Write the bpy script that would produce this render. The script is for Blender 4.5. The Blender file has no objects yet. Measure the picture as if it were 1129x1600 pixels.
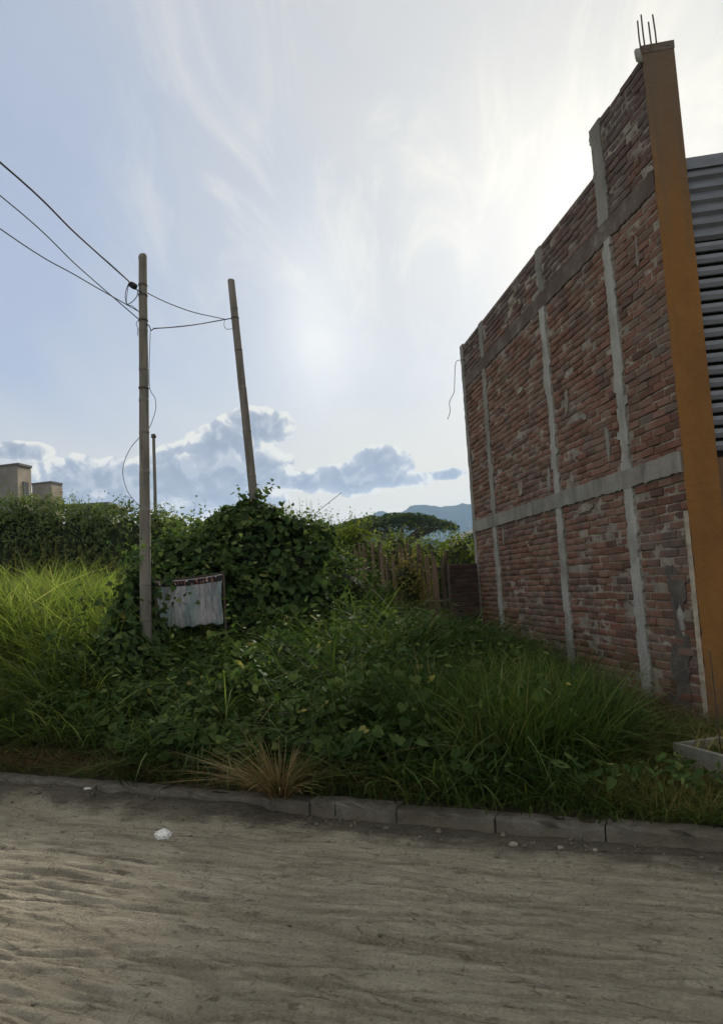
import bpy, math, random
import numpy as np
from mathutils import Vector, Matrix, Euler

random.seed(7)
rng = np.random.default_rng(7)
sc = bpy.context.scene
COL = sc.collection
R = math.radians

# ------------------------------------------------------------------ camera
F, PITCH, ROLL, EYE = 1176.0, R(5.6), -0.058, 1.6      # focal length in photo pixels, photo is 1129 x 1600
cam_d = bpy.data.cameras.new('camera')
cam = bpy.data.objects.new('camera', cam_d); COL.objects.link(cam)
cam_d.sensor_fit = 'HORIZONTAL'; cam_d.sensor_width = 36.0
cam_d.lens = 36.0 * F / 1129.0
cam_d.clip_start = 0.05; cam_d.clip_end = 20000
CM = Euler((math.pi / 2 + PITCH, 0, 0)).to_matrix() @ Matrix.Rotation(ROLL, 3, 'Z')
cam.matrix_world = Matrix.Translation((0, 0, EYE)) @ CM.to_4x4()
sc.camera = cam

# ------------------------------------------------------------------ colour management / sampling
sc.view_settings.view_transform = 'Standard'
sc.view_settings.look = 'None'
sc.view_settings.exposure = 0.72
sc.view_settings.gamma = 1.0
sc.view_settings.use_curve_mapping = False
sc.render.engine = 'CYCLES'
sc.cycles.use_denoising = True
sc.cycles.use_adaptive_sampling = True; sc.cycles.adaptive_threshold = 0.015
sc.cycles.max_bounces = 5
sc.cycles.diffuse_bounces = 3
sc.cycles.transmission_bounces = 3
sc.cycles.volume_bounces = 1
sc.cycles.sample_clamp_indirect = 6.0

SUN_AZ, SUN_EL = R(19.0), R(25.0)        # to the right of straight ahead, behind the brick wall
SUN_DIR = Vector((math.sin(SUN_AZ) * math.cos(SUN_EL), math.cos(SUN_AZ) * math.cos(SUN_EL), math.sin(SUN_EL)))
SUN_STRENGTH, SUN_ANGLE = 3.2, R(9)
SKY_STRENGTH = 0.1

def ray(px, py):
    return (CM @ Vector((px - 564.5, 800 - py, -F))).normalized()

def at(px, py, Y):
    d = ray(px, py); return Vector((0, 0, EYE)) + d * (Y / d.y)

def gnd(px, py, z):
    d = ray(px, py); return Vector((0, 0, EYE)) + d * ((z - EYE) / d.z)

def angle_of(px, py):
    d = ray(px, py); return math.degrees(math.atan2(d.x, d.y)), math.degrees(math.asin(d.z))

# ------------------------------------------------------------------ node helper
class NB:
    """small expression builder on a node tree"""
    def __init__(self, tree):
        self.t = tree; self.n = tree.nodes; self.l = tree.links
    def node(self, typ, **kw):
        nd = self.n.new(typ)
        for k, v in kw.items(): setattr(nd, k, v)
        return nd
    def put(self, sock, v):
        if isinstance(v, bpy.types.NodeSocket): self.l.new(v, sock)
        elif v is not None: sock.default_value = v
    def m(self, op, a, b=None, c=None, clamp=False):
        nd = self.node('ShaderNodeMath', operation=op, use_clamp=clamp)
        for i, v in enumerate((a, b, c)):
            if v is not None: self.put(nd.inputs[i], v)
        return nd.outputs[0]
    def vm(self, op, a, b=None):
        nd = self.node('ShaderNodeVectorMath', operation=op)
        self.put(nd.inputs[0], a)
        if b is not None: self.put(nd.inputs['Scale'] if op == 'SCALE' else nd.inputs[1], b)
        return nd.outputs['Value'] if op in ('DOT_PRODUCT', 'LENGTH') else nd.outputs[0]
    def noise(self, vec, scale, detail=4, rough=.55, dist=0.0):
        nd = self.node('ShaderNodeTexNoise')
        if vec is not None: self.l.new(vec, nd.inputs['Vector'])
        nd.inputs['Scale'].default_value = scale; nd.inputs['Detail'].default_value = detail
        nd.inputs['Roughness'].default_value = rough; nd.inputs['Distortion'].default_value = dist
        return nd.outputs[0]
    def voro(self, vec, scale, feature='F1'):
        nd = self.node('ShaderNodeTexVoronoi', feature=feature)
        self.l.new(vec, nd.inputs['Vector']); nd.inputs['Scale'].default_value = scale
        return nd.outputs['Distance']
    def mapr(self, v, a, b, c=0.0, d=1.0, smooth=True):
        nd = self.node('ShaderNodeMapRange', interpolation_type='SMOOTHSTEP' if smooth else 'LINEAR')
        nd.clamp = True if hasattr(nd, 'clamp') else None
        for i, x in enumerate((v, a, b, c, d)): self.put(nd.inputs[i], x)
        return nd.outputs[0]
    def mix(self, f, a, b, blend='MIX'):
        nd = self.node('ShaderNodeMix', data_type='RGBA', blend_type=blend)
        self.put(nd.inputs[0], f)
        self.put(nd.inputs[6], (*a, 1) if isinstance(a, tuple) and len(a) == 3 else a)
        self.put(nd.inputs[7], (*b, 1) if isinstance(b, tuple) and len(b) == 3 else b)
        return nd.outputs[2]
    def ramp(self, v, stops):
        nd = self.node('ShaderNodeValToRGB'); self.l.new(v, nd.inputs[0])
        el = nd.color_ramp.elements
        while len(el) < len(stops): el.new(0.5)
        for e, (p, c) in zip(el, stops): e.position = p; e.color = (*c, 1)
        return nd.outputs[0]
    def mapping(self, vec, scale=(1, 1, 1), rot=(0, 0, 0), loc=(0, 0, 0)):
        nd = self.node('ShaderNodeMapping'); self.l.new(vec, nd.inputs[0])
        nd.inputs['Scale'].default_value = scale; nd.inputs['Rotation'].default_value = rot; nd.inputs['Location'].default_value = loc
        return nd.outputs[0]

# ------------------------------------------------------------------ world: hazy evening sky with a cloud veil and a cumulus bank
world = bpy.data.worlds.new('World'); sc.world = world; world.use_nodes = True
w = NB(world.node_tree); w.n.clear()
out = w.node('ShaderNodeOutputWorld'); bg = w.node('ShaderNodeBackground')
bg.inputs['Strength'].default_value = SKY_STRENGTH
w.l.new(bg.outputs[0], out.inputs[0])
sky = w.node('ShaderNodeTexSky', sky_type='NISHITA')
sky.sun_disc = False; sky.sun_elevation = SUN_EL; sky.sun_rotation = SUN_AZ
sky.air_density = 1.0; sky.dust_density = 0.6; sky.ozone_density = 1.0
D = w.node('ShaderNodeTexCoord').outputs['Generated']
D = w.vm('NORMALIZE', D)
sp = w.node('ShaderNodeSeparateXYZ'); w.l.new(D, sp.inputs[0])
zc = w.m('MAXIMUM', sp.outputs[2], 0.0)
el = w.m('MULTIPLY', w.m('ARCSINE', sp.outputs[2]), 180 / math.pi)
az = w.m('MULTIPLY', w.m('ARCTAN2', sp.outputs[0], sp.outputs[1]), 180 / math.pi)
sd = w.m('MAXIMUM', w.vm('DOT_PRODUCT', D, tuple(SUN_DIR)), 0.0)
# veil of high cloud, projected on a flat layer overhead
den = w.m('ADD', zc, 0.22)
cb = w.node('ShaderNodeCombineXYZ')
w.put(cb.inputs[0], w.m('DIVIDE', sp.outputs[0], den)); w.put(cb.inputs[1], w.m('DIVIDE', sp.outputs[1], den))
flat = cb.outputs[0]
n1 = w.noise(w.mapping(flat, (1.1, .55, 1), (0, 0, R(-24))), 1.7, 4, .55, .5)
n2 = w.noise(w.mapping(flat, (2.4, .7, 1), (0, 0, R(-30))), 2.6, 6, .62, .9)
S = 1.0 / SKY_STRENGTH
def L(r, g, b): return (r * S, g * S, b * S)
near = w.mapr(sd, 0.74, 0.985)
ga_, ge_ = angle_of(-40, 330)          # the veil is thin at the left: blue shows through
gap = w.m('ADD', w.m('POWER', w.m('DIVIDE', w.m('SUBTRACT', az, ga_), 27.0), 2.0), w.m('POWER', w.m('DIVIDE', w.m('SUBTRACT', el, ge_), 24.0), 2.0))
gap = w.m('EXPONENT', w.m('MULTIPLY', gap, -1.0))
veilt = w.m('ADD', w.m('SUBTRACT', .74, w.m('MULTIPLY', gap, .80)), w.m('MULTIPLY', w.m('SUBTRACT', n1, .5), .9), clamp=True)
veil = w.mix(veilt, L(.265, .298, .375), L(.495, .468, .395))
streak = w.m('MULTIPLY', w.mapr(n2, .44, .68), w.m('MULTIPLY', w.mapr(el, 10.0, 34.0), w.mapr(sd, .80, .93)))
veil = w.mix(w.m('MULTIPLY', streak, .65), veil, L(.585, .553, .465))
veil = w.mix(w.m('MULTIPLY', w.mapr(n2, .50, .34), w.m('MULTIPLY', near, .45)), veil, L(.39, .385, .37))
base = w.mix(0.90, sky.outputs[0], veil)
# pale band above the horizon
band = w.m('MULTIPLY', w.mapr(el, 17.0, 3.0), w.mapr(sd, 0.45, 0.95, .35, .9))
base = w.mix(band, base, L(.49, .435, .33))
# sun glow through the veil
glow = w.m('ADD', w.m('MULTIPLY', w.m('POWER', sd, 18.0), .055), w.m('MULTIPLY', w.m('POWER', sd, 90.0), .10))
gv = w.node('ShaderNodeVectorMath', operation='SCALE'); gv.inputs[0].default_value = L(1.0, .93, .70); w.put(gv.inputs['Scale'], glow)
a0, e0 = angle_of(492, 500)       # thin spot of the veil
g2 = w.m('ADD', w.m('POWER', w.m('DIVIDE', w.m('SUBTRACT', az, a0), 3.6), 2.0), w.m('POWER', w.m('DIVIDE', w.m('SUBTRACT', el, e0), 6.5), 2.0))
g2 = w.m('MULTIPLY', w.m('EXPONENT', w.m('MULTIPLY', g2, -1.0)), .13)
gv2 = w.node('ShaderNodeVectorMath', operation='SCALE'); gv2.inputs[0].default_value = L(1.0, .93, .72); w.put(gv2.inputs['Scale'], g2)
base = w.vm('ADD', w.vm('ADD', base, gv.outputs[0]), gv2.outputs[0])
# cumulus bank low over the horizon
BL = [(400, 668, 62, 34), (352, 700, 70, 44), (300, 738, 78, 48), (392, 735, 70, 46), (240, 765, 100, 48), (150, 752, 92, 40), (330, 785, 120, 30),
      (600, 730, 54, 34), (545, 750, 92, 26), (470, 752, 60, 16), (625, 750, 60, 14), (700, 741, 34, 9), (28, 704, 50, 15), (190, 790, 80, 24), (120, 785, 60, 18)]
bn = w.noise(D, 26.0, 5, .52, .35)
bn2 = w.voro(D, 62.0)
dens = None
for (px, py, rx, ry) in BL:
    a, e = angle_of(px, py)
    ra, re = rx / F * 57.3, ry / F * 57.3
    v = w.m('SUBTRACT', 1.0, w.m('ADD', w.m('POWER', w.m('DIVIDE', w.m('SUBTRACT', az, a), ra), 2.0),
                                 w.m('POWER', w.m('DIVIDE', w.m('SUBTRACT', el, e), re), 2.0)))
    dens = v if dens is None else w.m('SMOOTH_MAX', dens, v, .35)
# the bank goes on all round outside the frame
outside = w.mapr(w.m('ABSOLUTE', az), 30.0, 42.0)
ring = w.m('SUBTRACT', w.m('MULTIPLY', n1, 3.0), w.m('ADD', 1.0, w.m('ABSOLUTE', w.m('DIVIDE', w.m('SUBTRACT', el, 7.0), 6.0))))
dens = w.m('MAXIMUM', dens, w.m('SUBTRACT', ring, w.m('MULTIPLY', w.m('SUBTRACT', 1.0, outside), 6.0)))
dens = w.m('MAXIMUM', dens, -3.0)
bill = w.m('ADD', w.m('MULTIPLY', w.m('SUBTRACT', bn, .5), 2.0), w.m('MULTIPLY', w.m('SUBTRACT', .36, bn2), .5))
dd = w.m('ADD', w.m('MULTIPLY', dens, 1.5), w.m('ADD', bill, .12))
cov = w.mapr(dd, -.02, .24)
thick = w.mapr(dd, .0, 1.7)
up = w.noise(w.vm('ADD', D, tuple(Vector((.005, 0, .010)))), 26.0, 5, .52, .35)      # the same billows, sampled towards the light
lit = w.mapr(w.m('SUBTRACT', bn, up), -.10, .12)
tone = w.ramp(w.m('ADD', w.m('MULTIPLY', thick, .62), w.m('MULTIPLY', w.m('SUBTRACT', .5, lit), .60), clamp=True),
              [(0.0, (.52, .505, .45)), (.10, (.46, .455, .435)), (.30, (.29, .305, .335)), (.6, (.215, .238, .28)), (1.0, (.165, .188, .23))])
tv = w.node('ShaderNodeVectorMath', operation='SCALE'); w.l.new(tone, tv.inputs[0]); tv.inputs['Scale'].default_value = S
base = w.mix(w.m('MULTIPLY', cov, .97), base, tv.outputs[0])
w.l.new(base, bg.inputs['Color'])
world.cycles.sampling_method = 'MANUAL'; world.cycles.sample_map_resolution = 512

# ------------------------------------------------------------------ sun
sun_d = bpy.data.lights.new('sun', 'SUN'); sun_d.energy = SUN_STRENGTH; sun_d.angle = SUN_ANGLE; sun_d.color = (1, .93, .80)
sun = bpy.data.objects.new('sun', sun_d); COL.objects.link(sun)
sun.rotation_euler = (-SUN_DIR).to_track_quat('-Z', 'Y').to_euler()
sun.location = (20, 40, 30)

# ------------------------------------------------------------------ object helpers
def tag(o, label=None, cat=None, group=None, kind=None):
    if label: o['label'] = label
    if cat: o['category'] = cat
    if group: o['group'] = group
    if kind: o['kind'] = kind
    return o

def empty(name, loc=(0, 0, 0), rz=0.0):
    o = bpy.data.objects.new(name, None); COL.objects.link(o)
    o.location = loc; o.rotation_euler = (0, 0, rz); o.empty_display_size = .1
    return o

def link(name, me, mat=None, parent=None):
    o = bpy.data.objects.new(name, me); COL.objects.link(o)
    if mat is not None:
        me.materials.clear(); me.materials.append(mat)
    if parent is not None: o.parent = parent
    return o

def fast_mesh(name, V, T, rnd=None, smooth=False, tint=None):
    """vertices (n,3), triangles (m,3) or quads (m,4) -> mesh with optional per-vertex 'rnd'"""
    V = np.asarray(V, dtype=np.float32); T = np.asarray(T, dtype=np.int32)
    k = T.shape[1]
    me = bpy.data.meshes.new(name)
    me.vertices.add(len(V)); me.vertices.foreach_set('co', V.ravel())
    me.loops.add(T.size); me.loops.foreach_set('vertex_index', T.ravel())
    me.polygons.add(len(T)); me.polygons.foreach_set('loop_start', np.arange(0, T.size, k, dtype=np.int32))
    if smooth: me.polygons.foreach_set('use_smooth', np.ones(len(T), dtype=bool))
    me.update(calc_edges=True)
    if rnd is not None:
        a = me.attributes.new('rnd', 'FLOAT', 'POINT'); a.data.foreach_set('value', np.asarray(rnd, dtype=np.float32))
    if tint is not None:
        a = me.attributes.new('tint', 'FLOAT', 'POINT'); a.data.foreach_set('value', np.asarray(tint, dtype=np.float32))
    return me

class MB:
    """collects polygons and builds one mesh"""
    def __init__(self): self.v = []; self.f = []
    def add(self, vs, fs):
        b = len(self.v); self.v += [tuple(p) for p in vs]; self.f += [tuple(i + b for i in f) for f in fs]; return self
    def box(self, x0, x1, y0, y1, z0, z1):
        vs = [(x0, y0, z0), (x1, y0, z0), (x1, y1, z0), (x0, y1, z0), (x0, y0, z1), (x1, y0, z1), (x1, y1, z1), (x0, y1, z1)]
        return self.add(vs, [(0, 3, 2, 1), (4, 5, 6, 7), (0, 1, 5, 4), (1, 2, 6, 5), (2, 3, 7, 6), (3, 0, 4, 7)])
    def prism(self, poly, z0, z1):
        """poly: list of (x, y), counter-clockwise"""
        n = len(poly)
        vs = [(x, y, z0) for x, y in poly] + [(x, y, z1) for x, y in poly]
        return self.add(vs, [tuple(reversed(range(n))), tuple(range(n, 2 * n))] + [(i, (i + 1) % n, n + (i + 1) % n, n + i) for i in range(n)])
    def plate(self, poly, y0, y1):
        """poly: (x, z) outline, extruded from y0 to y1"""
        n = len(poly)
        vs = [(x, y0, z) for x, z in poly] + [(x, y1, z) for x, z in poly]
        return self.add(vs, [tuple(range(n)), tuple(reversed(range(n, 2 * n)))] + [(i, n + i, n + (i + 1) % n, (i + 1) % n) for i in range(n)])
    def tube(self, pts, rad, seg=8, caps=True):
        pts = [Vector(p) for p in pts]; n = len(pts)
        rad = rad if isinstance(rad, (list, tuple)) else [rad] * n
        rings = []; ref = None
        for i, p in enumerate(pts):
            t = (pts[min(i + 1, n - 1)] - pts[max(i - 1, 0)]).normalized()
            if ref is None:
                ref = t.orthogonal().normalized()
            ref = (ref - t * ref.dot(t)).normalized(); q = t.cross(ref)
            rings.append([p + (ref * math.cos(2 * math.pi * k / seg) + q * math.sin(2 * math.pi * k / seg)) * rad[i] for k in range(seg)])
        vs = [v for r in rings for v in r]
        fs = [(i * seg + k, i * seg + (k + 1) % seg, (i + 1) * seg + (k + 1) % seg, (i + 1) * seg + k) for i in range(n - 1) for k in range(seg)]
        if caps: fs += [tuple(reversed(range(seg))), tuple(range((n - 1) * seg, n * seg))]
        return self.add(vs, fs)
    def mesh(self, name, smooth=False):
        me = bpy.data.meshes.new(name); me.from_pydata(self.v, [], self.f)
        if smooth: me.polygons.foreach_set('use_smooth', [True] * len(me.polygons))
        me.update(); return me
    def build(self, name, mat, parent=None, smooth=False):
        return link(name, self.mesh(name, smooth), mat, parent)

# numpy value noise
def vnoise(x, y, seed=0):
    xi = np.floor(x).astype(np.int64); yi = np.floor(y).astype(np.int64)
    fx = x - xi; fy = y - yi
    fx = fx * fx * (3 - 2 * fx); fy = fy * fy * (3 - 2 * fy)
    def h(a, b):
        n = (a * 374761393 + b * 668265263 + seed * 974711) & 0xffffffff
        n = ((n ^ (n >> 13)) * 1274126177) & 0xffffffff
        return ((n ^ (n >> 16)) & 0xffff) / 65535.0
    return (h(xi, yi) * (1 - fx) + h(xi + 1, yi) * fx) * (1 - fy) + (h(xi, yi + 1) * (1 - fx) + h(xi + 1, yi + 1) * fx) * fy

def fbm(x, y, oct=4, seed=0):
    s = 0.0; a = .5; t = 0.0
    for i in range(oct):
        s = s + a * vnoise(x * 2 ** i, y * 2 ** i, seed + i * 17); t += a; a *= .5
    return s / t

# ------------------------------------------------------------------ materials
MATS = {}
def material(name, build, **kw):
    m = bpy.data.materials.new(name); m.use_nodes = True
    b = NB(m.node_tree); b.n.clear()
    o = b.node('ShaderNodeOutputMaterial'); p = b.node('ShaderNodeBsdfPrincipled')
    b.l.new(p.outputs[0], o.inputs['Surface'])
    p.inputs['Roughness'].default_value = .8
    p.inputs['Specular IOR Level'].default_value = .25
    b.out = o; b.p = p
    b.obj = b.node('ShaderNodeTexCoord').outputs['Object']
    b.pos = b.node('ShaderNodeNewGeometry').outputs['Position']
    build(b)
    MATS[name] = m
    return m

def bump(b, h, dist, strength=1.0):
    nd = b.node('ShaderNodeBump'); nd.inputs['Distance'].default_value = dist; nd.inputs['Strength'].default_value = strength
    b.l.new(h, nd.inputs['Height']); b.l.new(nd.outputs[0], b.p.inputs['Normal'])

def attr(b, name='rnd'):
    return b.node('ShaderNodeAttribute', attribute_name=name).outputs['Fac']

def simple(name, col, rough=.8, var=.25, scale=6.0, bmp=0.0, bscale=40.0, metallic=0.0, spec=.25, stretch=(1, 1, 1)):
    def f(b):
        vec = b.mapping(b.obj, stretch)
        n = b.noise(vec, scale, 6, .6)
        dark = tuple(c * (1 - var) for c in col); lite = tuple(min(1, c * (1 + var)) for c in col)
        b.l.new(b.ramp(n, [(.3, dark), (.7, lite)]), b.p.inputs['Base Color'])
        b.p.inputs['Roughness'].default_value = rough; b.p.inputs['Metallic'].default_value = metallic
        b.p.inputs['Specular IOR Level'].default_value = spec
        if bmp: bump(b, b.noise(vec, bscale, 6, .65), bmp)
    return material(name, f)

def leaf_mat(name, stops, trans=.35, rough=.7, spec=.08):
    def f(b):
        r = attr(b)
        c = b.ramp(r, stops)
        n = b.noise(b.pos, 1.3, 3)
        c = b.mix(1.0, c, b.ramp(n, [(.3, (.72, .76, .75)), (.7, (1.2, 1.15, 1.0))]), 'MULTIPLY')
        b.l.new(c, b.p.inputs['Base Color'])
        b.p.inputs['Roughness'].default_value = rough; b.p.inputs['Specular IOR Level'].default_value = spec
        tr = b.node('ShaderNodeBsdfTranslucent'); mx = b.node('ShaderNodeMixShader'); mx.inputs[0].default_value = trans
        tc = b.mix(1.0, c, (1.15, 1.25, .72), 'MULTIPLY')
        b.l.new(tc, tr.inputs[0]); b.l.new(b.p.outputs[0], mx.inputs[1]); b.l.new(tr.outputs[0], mx.inputs[2])
        b.l.new(mx.outputs[0], b.out.inputs['Surface'])
    return material(name, f)

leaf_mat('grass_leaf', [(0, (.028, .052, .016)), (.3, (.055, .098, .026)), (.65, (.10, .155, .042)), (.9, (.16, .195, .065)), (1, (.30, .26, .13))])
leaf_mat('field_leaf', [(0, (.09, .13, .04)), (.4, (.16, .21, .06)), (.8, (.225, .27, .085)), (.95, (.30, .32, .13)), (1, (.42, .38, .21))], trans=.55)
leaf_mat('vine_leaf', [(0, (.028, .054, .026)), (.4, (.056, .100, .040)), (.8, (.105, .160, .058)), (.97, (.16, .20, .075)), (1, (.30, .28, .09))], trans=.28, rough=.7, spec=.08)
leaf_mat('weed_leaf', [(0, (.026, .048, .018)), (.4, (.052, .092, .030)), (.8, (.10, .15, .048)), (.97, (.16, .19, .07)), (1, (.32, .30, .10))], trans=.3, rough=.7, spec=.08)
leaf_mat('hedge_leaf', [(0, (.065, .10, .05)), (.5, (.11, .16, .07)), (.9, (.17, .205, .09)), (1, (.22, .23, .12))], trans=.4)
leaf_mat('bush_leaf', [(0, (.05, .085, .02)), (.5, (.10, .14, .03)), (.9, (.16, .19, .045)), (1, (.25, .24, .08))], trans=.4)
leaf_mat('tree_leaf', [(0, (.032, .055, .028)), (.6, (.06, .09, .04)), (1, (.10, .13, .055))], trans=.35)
leaf_mat('straw', [(0, (.12, .085, .045)), (.5, (.24, .18, .10)), (1, (.42, .34, .20))], trans=.15, rough=.7)
leaf_mat('litter_straw', [(0, (.07, .045, .028)), (.5, (.14, .095, .055)), (1, (.25, .19, .10))], trans=.1, rough=.8)
leaf_mat('dry_weed', [(0, (.10, .09, .035)), (.5, (.20, .17, .06)), (1, (.33, .28, .13))], trans=.25, rough=.7)
simple('stem', (.10, .09, .04), .7, .3)
simple('bark', (.11, .085, .06), .9, .4, 3, .02, 14, stretch=(1, 1, .25))
simple('core_dark', (.034, .044, .022), .95, .4, 9, .05, 22)

# ------------------------------------------------------------------ terrain shape
KP = Vector((-0.0393, 5.130)); KD = Vector((.9043, -.4269)); KN = Vector((.4269, .9043))     # kerb line and its normal
def kerb_D(x, y): return (x - KP.x) * KN.x + (y - KP.y) * KN.y
def kerb_A(x, y): return (x - KP.x) * KD.x + (y - KP.y) * KD.y
def kxy(a, d): return (KP.x + KD.x * a + KN.x * d, KP.y + KD.y * a + KN.y * d)

def sstep(a, b, x):
    t = np.clip((x - a) / (b - a), 0, 1); return t * t * (3 - 2 * t)

def ground_z(x, y):
    x = np.asarray(x, float); y = np.asarray(y, float)
    d = kerb_D(x, y)
    z = .125 + .045 * np.clip(d, 0, 12)
    z = z + .55 * sstep(-2.8, -5.5, x) * sstep(1.0, 4.0, d)
    z = z + .05 * (fbm(x * .7, y * .7, 3, 5) - .5) * sstep(.2, 1.5, d)
    far = np.hypot(x, y)
    z = z + sstep(60, 400, far) * 1.0
    z = np.where(d < .06, -.06, z)
    return z

def mat_ground(b):
    n = b.noise(b.pos, 2.0, 8, .65); n2 = b.noise(b.pos, .03, 5)
    c = b.ramp(n, [(.3, (.045, .035, .022)), (.6, (.085, .068, .045)), (.8, (.13, .11, .075))])
    g = b.ramp(n2, [(.35, (.035, .06, .018)), (.65, (.07, .09, .03))])
    ln = b.vm('LENGTH', b.pos)
    c = b.mix(b.mapr(ln, 14.0, 30.0), c, g)
    b.l.new(c, b.p.inputs['Base Color']); b.p.inputs['Roughness'].default_value = .95
    bump(b, b.noise(b.pos, 25, 6, .7), .03)
material('soil', mat_ground)

def grid_mesh(name, xs, ys, zf, smooth=True):
    X, Y = np.meshgrid(xs, ys); Z = zf(X, Y)
    V = np.stack([X.ravel(), Y.ravel(), Z.ravel()], 1)
    nx, ny = len(xs), len(ys)
    i = np.arange(nx - 1)[None, :] + nx * np.arange(ny - 1)[:, None]
    i = i.ravel()
    Q = np.stack([i, i + 1, i + nx + 1, i + nx], 1)
    return fast_mesh(name, V, Q, smooth=smooth)

# ground sheet in kerb coordinates (a along the kerb, d behind it)
def axis(*spans):
    r = []
    for a, b, n in spans: r += list(np.linspace(a, b, n, endpoint=False))
    r.append(spans[-1][1]); return np.array(r)
ga = axis((-6000, -800, 8), (-800, -60, 14), (-60, -14, 16), (-14, 12, 105), (12, 60, 16), (60, 800, 14), (800, 6000, 8))
gd = axis((-6000, -300, 6), (-300, -12, 8), (-12, .05, 4), (.05, .10, 1), (.10, 20, 90), (20, 90, 20), (90, 900, 16), (900, 6000, 8))
A, Dd = np.meshgrid(ga, gd)
GX = KP.x + KD.x * A + KN.x * Dd; GY = KP.y + KD.y * A + KN.y * Dd
GZ = ground_z(GX, GY)
nx, ny = len(ga), len(gd)
ii = (np.arange(nx - 1)[None, :] + nx * np.arange(ny - 1)[:, None]).ravel()
ground = link('ground', fast_mesh('ground', np.stack([GX.ravel(), GY.ravel(), GZ.ravel()], 1), np.stack([ii, ii + 1, ii + nx + 1, ii + nx], 1), smooth=True), MATS['soil'])
tag(ground, 'dark weedy soil of the vacant lot running to the horizon', kind='structure')

# ------------------------------------------------------------------ dirt road
def road_z(a, d):
    wob = .10 * (fbm(a * .45, d * .45, 2, 3) - .5)
    dd = d + wob + .10 * a * sstep(-1.2, -3.6, a) * sstep(-1.0, -3.0, d)
    s1 = fbm(a * .55, dd * 5.0, 4, 11)
    s2 = fbm(a * 1.6 + 7, dd * 17.0, 4, 23)
    s3 = fbm(a * 9, dd * 26, 3, 31)
    cl = fbm(a * 1.3, dd * 1.3, 3, 41)
    z = .030 * (s1 - .5) + .034 * (np.abs(s2 - .5) * 2) * (.35 + cl) + .010 * (s3 - .5) + .03 * (fbm(a * .35, d * .5, 2, 51) - .5)
    # loose soil banked against the kerb, higher at the left
    hb = .04 + .065 * sstep(-.1, -1.6, a)
    bank = hb * sstep(-.42, -.02, d + .10 * (fbm(a * 1.5, d * 2, 3, 61) - .5)) * (.6 + .8 * fbm(a * 3, d * 4, 3, 62))
    z = z * sstep(0.12, -.35, d) + bank + .012 * (fbm(a * 14, d * 14, 3, 71) - .5) * sstep(-.5, -.1, d)
    return z
ra = axis((-90, -12, 18), (-12, -4.6, 40), (-4.6, 3.6, 640), (3.6, 12, 40), (12, 90, 18))
rd = axis((-9.5, -4.9, 24), (-4.9, .04, 400))
RA, RD = np.meshgrid(ra, rd)
RZ = road_z(RA, RD); RUT = np.zeros(RA.shape)
# wheel ruts dragged through the loose sand
def rut(RZ, path, wid, depth, seed):
    q = [gnd(x, y, 0) for x, y in path]; P2 = [(kerb_A(p.x, p.y), kerb_D(p.x, p.y)) for p in q]
    best = np.full(RA.shape, 9.0); side = np.zeros(RA.shape); tt = np.zeros(RA.shape); acc = 0.0
    for (ax, ay), (bx, by) in zip(P2[:-1], P2[1:]):
        L_ = math.hypot(bx - ax, by - ay); ux, uy = (bx - ax) / L_, (by - ay) / L_
        t = np.clip((RA - ax) * ux + (RD - ay) * uy, 0, L_); s_ = (RA - ax) * -uy + (RD - ay) * ux
        d = np.hypot(RA - ax - ux * t, RD - ay - uy * t); m_ = d < best
        best = np.where(m_, d, best); side = np.where(m_, s_, side); tt = np.where(m_, acc + t, tt); acc += L_
    k = best / wid + .5 * (fbm(RA * 3, RD * 6, 3, seed) - .5)
    brk = .35 + 1.1 * fbm(tt * 1.6 + seed, side * 2, 3, seed + 2)
    prof = -np.exp(-(k / .55) ** 4) + .75 * np.exp(-((k - 1.0) / .28) ** 2)
    lug = (np.sin((tt + .4 * np.abs(side)) * 2 * math.pi / .032) > .2) * np.exp(-(k / .5) ** 4) * (fbm(tt * 2.2, side * 3, 2, seed + 5) > .52)
    RUT[:] = np.maximum(RUT, np.clip(brk, 0, 1) * np.exp(-(k / .62) ** 4) * (.75 + .25 * lug)); RUT[:] = np.where(RUT > .15, RUT, np.minimum(RUT, 0) - .6 * brk * np.exp(-((k - 1.0) / .3) ** 2) * (best < .3))
    return RZ + depth * brk * prof - .008 * lug
for i, (pth, wd_, dp) in enumerate([([(-40, 1425), (130, 1470), (300, 1520), (470, 1600)], .09, .006), ([(-30, 1352), (230, 1396), (560, 1434), (860, 1452), (1160, 1466)], .07, .006),
        ([(240, 1400), (560, 1468), (860, 1524), (1160, 1560)], .09, .006), ([(480, 1338), (760, 1368), (1160, 1398)], .06, .005), ([(-40, 1302), (150, 1330), (420, 1362), (700, 1400), (1160, 1430)], .06, .004),
        ([(-40, 1510), (160, 1560), (300, 1610)], .09, .006), ([(520, 1500), (800, 1560), (1160, 1610)], .07, .005)]):
    RZ = rut(RZ, pth, wd_, dp, 100 + i * 7)
rr_ = random.Random(5)
for i in range(16):
    y0 = rr_.uniform(1275, 1580); sl = rr_.uniform(.04, .13) + (.10 if y0 > 1430 and i % 2 else 0); x0 = rr_.choice((-40, -40, 150, 380, 600)); x1 = min(1160, x0 + rr_.uniform(450, 1200))
    RZ = rut(RZ, [(x0, y0), ((x0 + x1) / 2, y0 + sl * (x1 - x0) / 2 + rr_.uniform(-6, 10)), (x1, y0 + sl * (x1 - x0) * .85)], rr_.uniform(.018, .035), rr_.uniform(.003, .006), 300 + 9 * i)
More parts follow.
